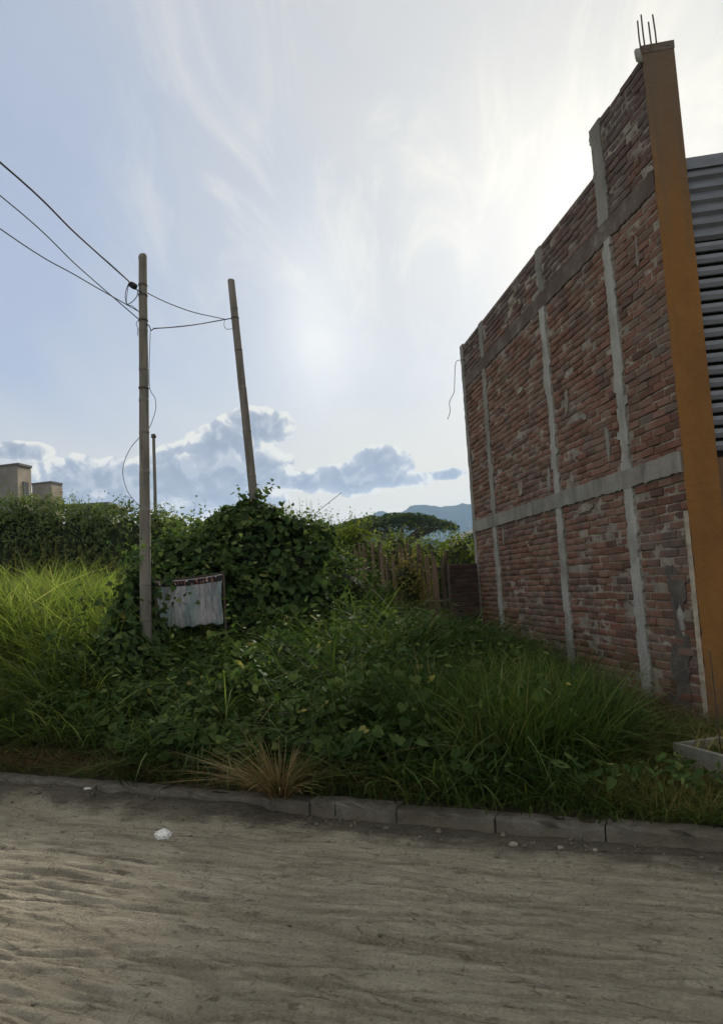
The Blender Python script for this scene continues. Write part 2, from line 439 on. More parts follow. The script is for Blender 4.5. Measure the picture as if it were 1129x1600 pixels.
# tyre tread prints pressed into the damp sand
def tread(RZ, px0, px1, wid, pitch, depth):
    p0 = gnd(*px0, 0); p1 = gnd(*px1, 0)
    a0, d0 = kerb_A(p0.x, p0.y), kerb_D(p0.x, p0.y); a1, d1 = kerb_A(p1.x, p1.y), kerb_D(p1.x, p1.y)
    Lx, Ly = a1 - a0, d1 - d0; Ln = math.hypot(Lx, Ly); Lx /= Ln; Ly /= Ln
    t = (RA - a0) * Lx + (RD - d0) * Ly; s = (RA - a0) * -Ly + (RD - d0) * Lx
    inside = sstep(0, .05, t) * sstep(Ln, Ln - .05, t) * sstep(wid, wid - .02, np.abs(s))
    return RZ - inside * depth * (np.sin((t + .35 * np.abs(s)) * 2 * math.pi / pitch) > .15) * (.4 + fbm(RA * 5, RD * 5, 2, 9))
for args in [((486, 1556), (606, 1582), .045, .035, .012), ((75, 1335), (95, 1372), .05, .04, .008), ((100, 1322), (145, 1300), .05, .035, .007),
             ((300, 1478), (372, 1490), .04, .03, .008), ((1010, 1395), (1110, 1402), .03, .03, .005), ((620, 1505), (740, 1528), .04, .035, .007)]:
    RZ = tread(RZ, *args)
nx, ny = len(ra), len(rd)
ii = (np.arange(nx - 1)[None, :] + nx * np.arange(ny - 1)[:, None]).ravel()
def mat_road(b):
    # object space: x along the road, y towards the lot
    warp = b.node('ShaderNodeTexNoise'); b.l.new(b.obj, warp.inputs['Vector']); warp.inputs['Scale'].default_value = 1.1; warp.inputs['Detail'].default_value = 3
    wv = b.vm('ADD', b.obj, b.vm('SCALE', warp.outputs['Color'], .22))
    big = b.noise(b.mapping(wv, (.6, 1.3, 1)), 1.5, 6, .65, .6)
    st = b.noise(b.mapping(wv, (.8, 4.0, 1)), 2.4, 10, .72, .5)
    st2 = b.noise(b.mapping(wv, (1.5, 6.5, 1), (0, 0, R(5))), 2.6, 9, .72, 1.4)
    st3 = b.noise(b.mapping(wv, (2.2, 7.5, 1), (0, 0, R(-9))), 4.2, 8, .7, 1.0)
    fine = b.noise(b.obj, 70, 5, .7)
    clod = b.noise(wv, 13, 7, .72, .8)
    c = b.ramp(st, [(.30, (.28, .242, .18)), (.45, (.46, .41, .315)), (.60, (.56, .505, .395)), (.75, (.62, .565, .45))])
    c = b.mix(b.mapr(st2, .57, .62, 0, .68), c, (.15, .125, .094))
    c = b.mix(b.mapr(st3, .585, .63, 0, .70), c, (.20, .162, .115))
    c = b.mix(b.mapr(clod, .58, .64, 0, .5), c, (.22, .18, .128))
    c = b.mix(b.mapr(big, .45, .68, 0, .45), c, (.35, .305, .228))
    rt_ = attr(b)                                     # packed wheel ruts darker, their crumbled edges paler
    c = b.mix(b.m('MULTIPLY', b.mapr(b.m('ADD', rt_, b.m('MULTIPLY', b.m('SUBTRACT', clod, .5), .8)), .15, .75), .32), c, (.215, .182, .135))
    c = b.mix(b.m('MULTIPLY', b.mapr(rt_, -.08, -.45), .4), c, (.58, .53, .42))
    c = b.mix(.6, c, b.ramp(fine, [(.3, (.6, .6, .6)), (.7, (1.3, 1.3, 1.3))]), 'MULTIPLY')
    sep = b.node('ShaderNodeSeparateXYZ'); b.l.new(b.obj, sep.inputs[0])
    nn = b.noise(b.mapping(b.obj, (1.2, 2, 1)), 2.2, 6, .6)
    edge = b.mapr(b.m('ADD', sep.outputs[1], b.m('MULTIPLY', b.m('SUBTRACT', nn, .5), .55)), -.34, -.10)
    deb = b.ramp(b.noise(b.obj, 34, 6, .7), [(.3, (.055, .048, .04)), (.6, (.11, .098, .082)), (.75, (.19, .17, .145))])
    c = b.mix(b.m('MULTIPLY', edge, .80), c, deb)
    b.l.new(c, b.p.inputs['Base Color']); b.p.inputs['Roughness'].default_value = .92; b.p.inputs['Specular IOR Level'].default_value = .15
    h = b.m('ADD', b.m('MULTIPLY', fine, .35), b.m('ADD', b.m('MULTIPLY', st2, -1.2), b.m('MULTIPLY', clod, -.8)))
    bump(b, h, .06, 1.0)
material('dirt', mat_road)
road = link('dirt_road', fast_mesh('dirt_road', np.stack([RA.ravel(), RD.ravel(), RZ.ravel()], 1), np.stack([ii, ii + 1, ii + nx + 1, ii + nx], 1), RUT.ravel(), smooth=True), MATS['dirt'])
road.location = (KP.x, KP.y, 0); road.rotation_euler = (0, 0, math.atan2(KD.y, KD.x))
tag(road, 'dry sandy dirt road with wheel streaks in front of the lot', kind='structure')

def road_at(x, y):
    return float(road_z(np.array([kerb_A(x, y)]), np.array([kerb_D(x, y)]))[0])

# ------------------------------------------------------------------ kerb of concrete blocks
def mat_kerb(b):
    n = b.noise(b.pos, 7, 8, .65); n2 = b.noise(b.pos, 1.6, 4)
    c = b.ramp(n, [(.28, (.12, .108, .09)), (.55, (.22, .20, .168)), (.75, (.30, .275, .235))])
    c = b.mix(b.mapr(n2, .42, .62, 0, .75), c, (.15, .13, .10))
    n3 = b.noise(b.pos, 4.5, 7, .7); pz = b.node('ShaderNodeSeparateXYZ'); b.l.new(b.pos, pz.inputs[0])
    mud = b.mapr(b.m('ADD', pz.outputs[2], b.m('MULTIPLY', b.m('SUBTRACT', n3, .5), .22)), .11, .04)      # road dust thrown up the face
    c = b.mix(b.m('MULTIPLY', mud, .85), c, (.20, .172, .13)); c = b.mix(b.mapr(n3, .56, .66, 0, .6), c, (.085, .078, .062))
    b.l.new(c, b.p.inputs['Base Color']); bump(b, b.m('ADD', b.noise(b.pos, 55, 7, .7), b.m('MULTIPLY', n3, 2.0)), .02)
material('kerb_concrete', mat_kerb)
kerb = empty('kerb', (KP.x, KP.y, 0), math.atan2(KD.y, KD.x))
tag(kerb, 'low concrete block kerb between dirt road and overgrown lot', kind='structure')
a = -11.0 + .03
cuts = []
while a < 7: cuts.append(a); a += .655
kmesh = []
for v in range(4):
    r = random.Random(v); m = MB()
    prof = [(0, -.12), (.15, -.12), (.15, .158), (.135, .166), (.018, .166), (.004, .150)]
    secs = 8; vs = []
    for i in range(secs + 1):
        t = i / secs
        for (y, z) in prof:
            j = .006 if 0 < i < secs else 0.002
            chip = r.uniform(.008, .028) if (z > .13 and y < .03 and r.random() < .35) else 0
            vs.append((t * .646, y + r.uniform(-j, j) + chip, z + r.uniform(-j, j) - chip * .8))
    n = len(prof)
    fs = [(i * n + k, (i + 1) * n + k, (i + 1) * n + (k + 1) % n, i * n + (k + 1) % n) for i in range(secs) for k in range(n)]
    fs += [tuple(range(n)), tuple(reversed(range(secs * n, secs * n + n)))]
    m.add(vs, fs); me = m.mesh('kerb_stone'); me.materials.append(MATS['kerb_concrete']); kmesh.append(me)
for a in cuts:
    o = link('kerb_stone', random.choice(kmesh), None, kerb)
    o.location = (a, .012 + random.uniform(-.006, .006), -.022 + random.uniform(-.012, .006)); o.rotation_euler = (random.uniform(-.02, .02), random.uniform(-.008, .008), random.uniform(-.006, .006))

# ------------------------------------------------------------------ brick building on the right
P0 = gnd(1110, 1138, .2)
WV = ray(424, 918); WV.z = 0; WV.normalize()
bld = empty('brick_building', (P0.x, P0.y, 0), math.atan2(WV.y, WV.x))      # local x along the side wall, local y out of it (to the left)
tag(bld, 'unfinished two storey brick building with orange front pillar and slatted front', 'building')
UF = (-.311, -.950)         # direction of the front along the street, local
WLEN, ZTOP, ZPAR, SPAR = 7.13, 5.95, 6.44, 1.24
BEAMS = [(2.455, 2.645), (5.12, 5.325)]
COLS = [(.95, 1.20), (2.87, 3.12), (5.68, 5.93), (6.97, 7.13)]

def mat_brick(b):
    oi = b.node('ShaderNodeObjectInfo').outputs['Random']
    r = b.m('FRACT', b.m('ADD', attr(b), oi))
    c = b.ramp(r, [(0, (.12, .066, .048)), (.25, (.185, .092, .064)), (.55, (.24, .118, .082)), (.8, (.275, .160, .118)), (1, (.165, .115, .095))])
    n = b.noise(b.pos, 1.6, 7, .66); n2 = b.noise(b.pos, 22, 6, .72); n3 = b.noise(b.mapping(b.pos, (1.5, 1.5, .5), loc=(5, 2, 1)), 1.4, 6, .65)
    c = b.mix(b.mapr(n, .48, .68, 0, .50), c, (.19, .165, .14))
    c = b.mix(b.mapr(n2, .56, .70, 0, .6), c, (.31, .265, .22))
    c = b.mix(b.mapr(n3, .52, .70, 0, .6), c, (.105, .085, .078))
    pz = b.node('ShaderNodeSeparateXYZ'); b.l.new(b.pos, pz.inputs[0])       # brick darker and greyer towards the wall head
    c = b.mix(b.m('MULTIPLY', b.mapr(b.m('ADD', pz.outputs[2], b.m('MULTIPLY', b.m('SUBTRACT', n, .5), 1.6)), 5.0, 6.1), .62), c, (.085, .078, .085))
    c = b.mix(.6, c, b.ramp(b.noise(b.pos, 60, 4, .7), [(.3, (.6, .6, .6)), (.7, (1.25, 1.25, 1.25))]), 'MULTIPLY')
    b.l.new(c, b.p.inputs['Base Color']); b.p.inputs['Roughness'].default_value = .9
    bump(b, b.noise(b.pos, 75, 6, .7), .010)
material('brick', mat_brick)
def mat_mortar(b):
    n = b.noise(b.pos, 5, 7, .65)
    c = b.ramp(n, [(.3, (.18, .15, .12)), (.5, (.29, .255, .21)), (.72, (.44, .40, .34))])
    b.l.new(c, b.p.inputs['Base Color']); b.p.inputs['Roughness'].default_value = .95
    bump(b, b.noise(b.pos, 60, 6, .7), .012)
material('mortar', mat_mortar)
def mat_conc(b):
    n = b.noise(b.mapping(b.pos, (1, 1, .45)), 4, 8, .65); n2 = b.noise(b.pos, 1.1, 4)
    c = b.ramp(n, [(.28, (.15, .142, .125)), (.5, (.27, .255, .225)), (.75, (.40, .38, .34))])
    c = b.mix(b.mapr(n2, .5, .75, 0, .5), c, (.20, .185, .16))
    b.l.new(c, b.p.inputs['Base Color']); b.p.inputs['Roughness'].default_value = .9
    bump(b, b.noise(b.pos, 35, 7, .7), .015)
material('concrete', mat_conc)
def mat_conc2(b):
    n = b.noise(b.mapping(b.pos, (1, 1, .45)), 5, 8, .68); n2 = b.noise(b.pos, 1.7, 5)
    c = b.ramp(n, [(.28, (.20, .19, .175)), (.45, (.37, .36, .335)), (.72, (.54, .53, .50))])
    c = b.mix(b.mapr(n2, .5, .7, 0, .6), c, (.24, .22, .19))
    b.l.new(c, b.p.inputs['Base Color']); b.p.inputs['Roughness'].default_value = .9
    bump(b, b.noise(b.pos, 35, 7, .7), .018)
material('concrete_pale', mat_conc2)
def mat_conc3(b):
    n = b.noise(b.pos, 3, 8, .7); n2 = b.noise(b.pos, 11, 6, .7)
    c = b.ramp(n, [(.42, (.11, .078, .064)), (.58, (.17, .135, .112)), (.72, (.31, .285, .245))])
    c = b.mix(b.mapr(n2, .55, .7, 0, .6), c, (.14, .115, .10))
    b.l.new(c, b.p.inputs['Base Color']); b.p.inputs['Roughness'].default_value = .9
    bump(b, b.noise(b.pos, 35, 7, .7), .018)
material('stained_concrete', mat_conc3)
def mat_cement(b):
    n = b.noise(b.pos, 6, 8, .65)
    c = b.ramp(n, [(.3, (.075, .066, .06)), (.55, (.14, .125, .11)), (.72, (.26, .225, .19))])
    b.l.new(c, b.p.inputs['Base Color']); b.p.inputs['Roughness'].default_value = .95
    bump(b, b.noise(b.pos, 40, 7, .7), .02)
material('cement_patch', mat_cement)
def mat_orange(b):
    n = b.noise(b.mapping(b.pos, (1, 1, .6)), 2.4, 7, .65); n2 = b.noise(b.pos, 16, 6, .72); dr = b.noise(b.mapping(b.pos, (9, 9, .35)), 1.6, 6, .6)
    c = b.ramp(n, [(.3, (.215, .102, .034)), (.55, (.28, .135, .040)), (.75, (.30, .165, .065))])
    c = b.mix(b.mapr(n2, .55, .72, 0, .5), c, (.24, .13, .05))
    pz = b.node('ShaderNodeSeparateXYZ'); b.l.new(b.pos, pz.inputs[0])
    head = b.mapr(b.m('ADD', pz.outputs[2], b.m('MULTIPLY', b.m('SUBTRACT', dr, .5), 3.0)), 4.2, 6.6)     # veiling glare painted in as greyed, faded paint towards the head
    c = b.mix(b.m('MULTIPLY', head, .8), c, (.15, .125, .10))
    c = b.mix(b.m('MULTIPLY', b.mapr(dr, .55, .7), .35), c, (.17, .10, .045))
    foot = b.mapr(b.m('ADD', pz.outputs[2], b.m('MULTIPLY', b.m('SUBTRACT', n2, .5), 1.2)), .9, .25)
    c = b.mix(b.m('MULTIPLY', foot, .7), c, (.13, .095, .06))
    b.l.new(c, b.p.inputs['Base Color']); b.p.inputs['Roughness'].default_value = .8
    bump(b, b.m('ADD', b.noise(b.pos, 90, 6, .7), b.m('MULTIPLY', b.noise(b.pos, 7, 4, .6), 2.0)), .010)
material('orange_paint', mat_orange)
simple('plaster_edge', (.44, .38, .30), .9, .3, 9, .01, 50)
simple('slat_metal', (.17, .18, .205), .45, .18, 5, 0, metallic=.35, spec=.5, stretch=(1, 1, 6))
simple('rebar', (.07, .05, .042), .7, .35, 30)
simple('dark_inside', (.03, .03, .03), .9, .2)
simple('render_brown', (.20, .12, .08), .85, .2, 3, .005)

# wall core with recessed, uneven mortar face
def wall_face(name, mat, parent, x0, x1, z0, z1, step=.028):
    xs = np.linspace(x0, x1, int((x1 - x0) / step) + 1); zs = np.linspace(z0, z1, int((z1 - z0) / step) + 1)
    X, Z = np.meshgrid(xs, zs)
    Y = -.012 + .024 * (fbm(X * 3.2, Z * 9, 4, 3) - .5) + .020 * (fbm(X * 13, Z * 22, 3, 8) - .5) + .012 * (fbm(X * .9, Z * .9, 2, 14) - .5)
    Y = np.where((X == xs[0]) | (X == xs[-1]) | (Z == zs[-1]), -.014, Y)
    V = np.stack([X.ravel(), Y.ravel(), Z.ravel()], 1)
    nx, ny = len(xs), len(zs); i = (np.arange(nx - 1)[None, :] + nx * np.arange(ny - 1)[:, None]).ravel()
    return link(name, fast_mesh(name, V, np.stack([i, i + nx, i + nx + 1, i + 1], 1), smooth=True), mat, parent)
core = MB(); core.box(.06, WLEN - .005, -.15, -.040, 0.0, ZTOP - .02); core.box(.06, SPAR, -.15, -.040, ZTOP - .0201, ZPAR - .02)
side = core.build('side_wall', MATS['mortar'], bld)
wall_face('mortar_bed', MATS['mortar'], side, .012, WLEN, .05, ZTOP - .012)
wall_face('mortar_bed', MATS['mortar'], side, .012, SPAR, ZTOP - .0119, ZPAR - .012)

# lay the bricks course by course in the panels between columns and beams
BH, BLN, JT = .0705, .238, .012
def in_ranges(v, rs, pad=0): return any(a - pad < v < b + pad for a, b in rs)
bricks = []            # x0, x1, z0
z = .06; ci = 0
while z < ZPAR - .05:
    zt = z + BH
    hit = [b for b in BEAMS if zt > b[0] - .004 and z < b[1] + .004]
    if hit and not (zt < hit[0][0] + .03 or z > hit[0][1] - .03):
        z += BH + JT; ci += 1; continue
    xmax = WLEN if zt < ZTOP else SPAR
    if zt >= ZTOP and z < ZTOP: z += .004; continue
    edges = [.008] + [e for c in COLS if c[0] < xmax for e in c]
    pans = [(edges[i], edges[i + 1]) for i in range(0, len(edges) - 1, 2)]
    if zt > ZTOP: pans = [(.008, .95)] + [(1.2, SPAR - .01)]
    for (pa, pb) in pans:
        x = pa - (BLN * .5 if ci % 2 else 0) + random.uniform(-.03, .03)
        while x < pb:
            ln = BLN * random.uniform(.94, 1.05)
            a0, a1 = max(x, pa), min(x + ln, pb)
            if a1 - a0 > .035: bricks.append((a0, a1, z + random.uniform(-.004, .004)))
            x += ln + JT * random.uniform(.6, 1.5)
    z += BH + JT * random.uniform(.85, 1.15); ci += 1
def brick_verts(ln, r):
    """a brick with its outer arris worn; outer face at y = 0"""
    j = lambda s: r.uniform(-s, s)
    bk = [(0, -.045, 0), (ln, -.045, 0), (ln, -.045, BH), (0, -.045, BH)]
    md = [(j(.002), -.007, j(.003)), (ln + j(.002), -.007, j(.003)), (ln + j(.002), -.007, BH + j(.003)), (j(.002), -.007, BH + j(.003))]
    e = .006
    fr = [(e + abs(j(.006)), j(.003), e + abs(j(.004))), (ln - e - abs(j(.006)), j(.003), e + abs(j(.004))), (ln - e - abs(j(.006)), j(.003), BH - e - abs(j(.004))), (e + abs(j(.006)), j(.003), BH - e - abs(j(.004)))]
    return bk + md + fr
BF = [(0, 3, 2, 1)[::-1]] and [(0, 1, 2, 3)] + [(i, 4 + i, 4 + (i + 1) % 4, (i + 1) % 4) for i in range(4)] + [(4 + i, 8 + i, 8 + (i + 1) % 4, 4 + (i + 1) % 4) for i in range(4)] + [(11, 10, 9, 8)]
def shown(bk):
    p = bld.matrix_basis @ Vector(((bk[0] + bk[1]) / 2, 0, bk[2] + BH / 2)); 
    q = CM.transposed() @ (p - Vector((0, 0, EYE)))
    px, py = 564.5 + F * q.x / -q.z, 800 - F * q.y / -q.z
    if not (0 < px < 1129 and 0 < py < 1600): return 0
    n = Vector((-WV.y, WV.x, 0)); v = (Vector((0, 0, EYE)) - p); d = v.length
    low = .3 if p.z < .32 else 1
    return low * (bk[1] - bk[0]) * abs(v.normalized().dot(n)) / d ** 2
bld.matrix_basis  # evaluated from location/rotation below
bld_m = Matrix.Translation(bld.location) @ Matrix.Rotation(bld.rotation_euler.z, 4, 'Z')
class _B: pass
def shown(bk, M=bld_m):
    p = M @ Vector(((bk[0] + bk[1]) / 2, 0, bk[2] + BH / 2)); q = CM.transposed() @ (p - Vector((0, 0, EYE)))
    px, py = 564.5 + F * q.x / -q.z, 800 - F * q.y / -q.z
    if not (0 < px < 1129 and 0 < py < 1600): return 0
    nrm = M.to_3x3() @ Vector((0, 1, 0)); v = Vector((0, 0, EYE)) - p; d = v.length
    return (.3 if p.z < .34 else 1) * (bk[1] - bk[0]) * abs(v.normalized().dot(nrm)) / d ** 2
order = sorted(range(len(bricks)), key=lambda i: -shown(bricks[i]))
big = set(order[:300])
var = {}
for q in range(3):
    for k, ln in enumerate((.06, .11, .16, .20, .238)):
        m = MB(); m.add(brick_verts(ln, random.Random(q * 10 + k)), BF); me = m.mesh('brick'); me.materials.append(MATS['brick']); var[(q, k)] = me
lens = (.06, .11, .16, .20, .238)
V, Q, RN = [], [], []
for i, (x0, x1, z0) in enumerate(bricks):
    ln = x1 - x0; dy = random.gauss(-.001, .0045) - (.010 if random.random() < .06 else 0); dy = max(-.022, min(.008, dy))
    if i in big:
        k = min(range(5), key=lambda t: abs(lens[t] - ln))
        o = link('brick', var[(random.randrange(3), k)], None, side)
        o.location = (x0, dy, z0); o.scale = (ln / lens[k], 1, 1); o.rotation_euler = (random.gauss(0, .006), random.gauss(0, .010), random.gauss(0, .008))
    else:
        vv = brick_verts(ln, random); b0 = len(V); sk = random.gauss(0, .010)
        V += [(x0 + a, b + dy, z0 + c + sk * a) for a, b, c in vv]; Q += [tuple(t + b0 for t in f) for f in BF]; RN += [random.random()] * 12
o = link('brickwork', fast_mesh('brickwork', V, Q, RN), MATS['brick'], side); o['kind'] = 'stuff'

# concrete columns with ragged, squeezed-out edges and beams
def ragged(x0, x1, z0, z1, step, amp, r, ends=True):
    n = max(2, int((z1 - z0) / step)); lft, rgt = [], []
    la = ra_ = 0
    for i in range(n):
        za, zb = z0 + (z1 - z0) * i / n, z0 + (z1 - z0) * (i + 1) / n
        if r.random() < .6: la = r.uniform(-amp, amp * .5) * (1.8 if r.random() < .15 else 1)
        if r.random() < .6: ra_ = r.uniform(-amp * .5, amp) * (1.8 if r.random() < .15 else 1)
        e = (zb - za) * r.uniform(.06, .25)
        for (lst, xx) in ((lft, x0 + la), (rgt, x1 + ra_)):
            lst.append((xx + r.uniform(-.008, .008), za + (e if i else 0))); lst.append((xx + r.uniform(-.012, .012), (za + zb) / 2)); lst.append((xx + r.uniform(-.008, .008), zb - (e * .4 if i < n - 1 else 0)))
    return rgt + lft[::-1]
def column(c, z0, z1, amp, seed, y1=.016, mat='concrete'):
    m = MB(); poly = ragged(c[0], c[1], z0, z1, .082, amp, random.Random(seed)); m.plate(poly[::-1], -.05, y1)
    return m.build('concrete_column', MATS[mat], side)
for i, c in enumerate(COLS[:3]):
    column((c[0] + .03, c[1] - .035), .05, BEAMS[0][0] + .002, .024, i, .014, 'concrete_pale')
    column((c[0] + .03, c[1] - .05), BEAMS[0][1] - .002, BEAMS[1][0] + .002, .045, 10 + i, .012, 'concrete_pale' if i < 2 else 'concrete')
    column((c[0] + .03, c[1] - .03) if i else c, BEAMS[1][1] - .002, (ZPAR if i == 0 else ZTOP - .02) + .01, .03, 20 + i, .010 if i == 0 else .003)
column(COLS[3], .05, ZTOP + .006, .02, 31, .011)
for (z0, z1), ends, rg, bm_ in zip(BEAMS, ((.02, 7.12), (.02, 7.12)), (1.0, 1.6), ('concrete', 'stained_concrete')):
    r = random.Random(int(z0 * 100)); top, bot = [], []
    n = 170
    for i in range(n + 1):
        x = ends[0] + (ends[1] - ends[0]) * i / n
        top.append((x, z1 + r.uniform(-.007, .009) * rg)); bot.append((x, z0 + r.uniform(-.013, .006) * rg))
    m = MB(); m.plate((bot + top[::-1])[::-1][::-1], -.05, .020 if rg < 1.5 else .006); m.build('concrete_beam', MATS[bm_], side)
# cement smears
def blob(cx, cz, rx, rz, seed, mat, y1=.010, n=40, name='cement_smear'):
    r = random.Random(seed); ph = [r.uniform(0, 6.28) for _ in range(5)]
    poly = []
    for i in range(n):
        t = 2 * math.pi * i / n
        k = 1 + .16 * math.sin(2 * t + ph[0]) + .13 * math.sin(3 * t + ph[1]) + .10 * math.sin(5 * t + ph[2]) + .07 * math.sin(9 * t + ph[3]) + r.uniform(-.05, .05)
        poly.append((cx + rx * k * math.cos(t), cz + rz * k * math.sin(t)))
    m = MB(); m.plate(poly, -.03, y1); return m.build(name, MATS[mat], side)
blob(.34, 1.40, .13, .24, 1, 'cement_patch', .005, 60)
blob(.33, .95, .10, .34, 21, 'cement_patch', .006, 60)
blob(.40, .58, .14, .30, 2, 'cement_patch', .007, 60)
blob(.50, .32, .20, .14, 7, 'cement_patch', .005, 60)
blob(.30, 1.12, .05, .12, 22, 'concrete_pale', .0075, 40)
blob(2.05, 3.42, .10, .05, 3, 'concrete', .006); blob(2.30, 4.02, .12, .06, 4, 'mortar', .006)
blob(2.45, 3.72, .05, .12, 5, 'mortar', .007); blob(1.45, 3.0, .05, .16, 6, 'concrete', .006); blob(4.4, 2.9, .08, .12, 8, 'mortar', .006)
blob(3.25, 2.85, .06, .16, 9, 'concrete', .007); blob(.45, 4.7, .03, .14, 10, 'mortar', .006); blob(2.2, 2.36, .22, .05, 11, 'mortar', .006)
blob(5.4, 2.25, .03, .15, 12, 'concrete', .007); blob(4.1, 4.3, .12, .05, 13, 'mortar', .006)

# orange pillar on the corner: thick painted face, rough plaster edge towards the brick
pw = .285
def along(t, back=0.0): return (UF[0] * t + back, UF[1] * t)
m = MB(); z0, z1 = .12, 6.449
r = random.Random(3); n = 70
vs = []
for i in range(n + 1):
    zz = z0 + (z1 - z0) * i / n; j = r.uniform(-.004, .006) if zz > 1.9 else r.uniform(-.010, .012)
    for (t, bk) in ((-.002 + j, 0), (pw, 0), (pw, .30), (.17, .30), (.17, .055), (.02 + j, .055)):
        x, y = along(t, bk); vs.append((x - .012, y + .012, zz))
k = 6
fs = [(i * k + q, i * k + (q + 1) % k, (i + 1) * k + (q + 1) % k, (i + 1) * k + q) for i in range(n) for q in range(k)] + [tuple(reversed(range(k))), tuple(range(n * k, n * k + k))]
m.add(vs, fs); m.build('corner_pillar', MATS['orange_paint'], bld)
m = MB(); vs = []; n = 60
for i in range(n + 1):
    zz = .12 + (2.1 - .12) * i / n; g = max(0, min(1, (1.9 - zz) / 1.2)); ww = (.010 + .020 * g) * r.uniform(.4, 1.3)
    for (x, y) in ((-.017, .018 - ww * .2), (-.017, .021 + ww * .0), (.045, .024), (.045, .0)):
        vs.append((x + r.uniform(-.003, .003), y + ww * .25, zz))
k = 4; fs = [(i * k + q, i * k + (q + 1) % k, (i + 1) * k + (q + 1) % k, (i + 1) * k + q) for i in range(n) for q in range(k)] + [tuple(reversed(range(k))), tuple(range(n * k, n * k + k))]
m.add(vs, fs); m.build('plaster_edge', MATS['plaster_edge'], bld)
hp = [along(-.008, -.016), along(pw + .004, -.016), along(pw + .004, .28), along(-.004, .10)]
m = MB(); m.prism([(x, y + .012) for x, y in hp], 6.45, 6.53); m.build('pillar_head', MATS['stained_concrete'], bld)
m = MB(); m.tube([(-.01, .030, 6.36), (0, .045, 6.42), (.02, .042, 6.50), (.03, .02, 6.52)], [.02, .032, .03, .012], 8); m.build('concrete_lump', MATS['concrete'], bld, True)
for (p0, p1, bk) in (((998, 80), (993, 40), .04), ((1006, 77), (1001, 27), .06), ((1014, 77), (1010, 42), .04), ((1023, 75), (1017, 28), .06)):
    # bars rise out of the pillar head: foot from the pixel column, length from the pixel height
    t = .012 + (p0[0] - 997) / 46 * pw; x, y = along(t, bk); y += .012
    h = (p0[1] - p1[1]) / F * 8.0 + .05
    m = MB(); q = [(x, y, 6.50), (x + .004, y + random.uniform(-.004, .004), 6.50 + h * .5), (x, y + random.uniform(-.012, .012), 6.50 + h)]
    m.tube(q, .0075, 7); m.build('rebar', MATS['rebar'], bld, True)

# slatted front to the right of the pillar
t0, t1 = pw + .002, 4.6
fr = empty('slatted_front'); fr.parent = bld
def strip(name, prof, mat, parent, ta=t0, tb=t1):
    """prof: (back offset, z) outline swept along the front"""
    m = MB(); n = len(prof); vs = []
    for t in (ta, tb):
        for (bk, zz) in prof: x, y = along(t, bk); vs.append((x, y, zz))
    m.add(vs, [tuple(reversed(range(n))), tuple(range(n, 2 * n))] + [(i, (i + 1) % n, n + (i + 1) % n, n + i) for i in range(n)])
    return m.build(name, MATS[mat], parent)
per = .116
zc_ = 2.62
while zc_ < 4.55:      # louvre slats with dark gaps
    strip('slat', [(.075, zc_), (.055, zc_ + .004), (.045, zc_ + .045), (.062, zc_ + .086), (.085, zc_ + .090), (.068, zc_ + .045)], 'slat_metal', fr)
    zc_ += per
while zc_ < 5.25:      # corrugated sheet above
    strip('slat', [(.095, zc_ - .004), (.082, zc_ - .004), (.052, zc_ + .03), (.050, zc_ + .07), (.082, zc_ + per - .003), (.095, zc_ + per - .003)], 'slat_metal', fr)
    zc_ += per
strip('top_flashing', [(.12, zc_ - .01), (.046, zc_ - .01), (.044, zc_ + .10), (.12, zc_ + .10)], 'slat_metal', fr)
strip('backing', [(.20, 2.5), (.13, 2.5), (.13, zc_ - .02), (.20, zc_ - .02)], 'dark_inside', bld)
strip('lower_front', [(.20, .12), (.05, .12), (.05, 2.56), (.20, 2.56)], 'render_brown', bld)
# the rest of the shell
fx, fy = along(4.6)
m = MB(); m.prism([(fx, fy), (fx + .15, fy - .0), (WLEN - .2 + .15, fy - .0), (WLEN - .2, fy + .15), (fx + .15, fy + .15)][::1], .05, 5.5)
m.build('far_wall', MATS['mortar'], bld)
m = MB(); m.box(WLEN - .16, WLEN - .02, fy + .16, -.152, .05, 5.6); m.build('rear_wall', MATS['mortar'], bld)
m = MB(); m.prism([(-.05 + .26, -.16), (fx + .22, fy + .17), (WLEN - .18, fy + .17), (WLEN - .18, -.16)], 5.20, 5.32); m.build('roof', MATS['concrete'], bld)

# ------------------------------------------------------------------ vegetation generators
def blades(base, h, wd, az, lean, curl, seg, r, tw=None):
    """grass blades as tapering, arching strips; returns verts, tris, rnd"""
    N = len(base); t = np.linspace(0, 1, seg + 1)
    dx, dy = np.cos(az), np.sin(az)
    tw = az + math.pi / 2 + (rng.normal(0, .5, N) if tw is None else tw)
    sx, sy = np.cos(tw), np.sin(tw)
    rad = h[:, None] * (lean[:, None] * t + curl[:, None] * t ** 2)
    zz = h[:, None] * (t - .55 * np.minimum(curl, 1.4)[:, None] * t ** 2.3)
    prof = np.minimum(1, .55 + 1.6 * t) * (1 - t) ** .75
    wv = .5 * wd[:, None] * prof
    cx = base[:, 0:1] + dx[:, None] * rad; cy = base[:, 1:2] + dy[:, None] * rad; cz = base[:, 2:3] + zz
    Lf = np.stack([cx - sx[:, None] * wv, cy - sy[:, None] * wv, cz], 2)[:, :seg]
    Rt = np.stack([cx + sx[:, None] * wv, cy + sy[:, None] * wv, cz], 2)[:, :seg]
    tip = np.stack([cx[:, -1], cy[:, -1], cz[:, -1]], 1)[:, None]
    V = np.concatenate([Lf, Rt, tip], 1); nv = 2 * seg + 1
    f = []
    for i in range(seg - 1): f += [(i, seg + i, seg + i + 1), (i, seg + i + 1, i + 1)]
    f.append((seg - 1, 2 * seg - 1, 2 * seg))
    T = (np.array(f)[None] + (np.arange(N) * nv)[:, None, None]).reshape(-1, 3)
    return V.reshape(-1, 3), T, np.repeat(r, nv)

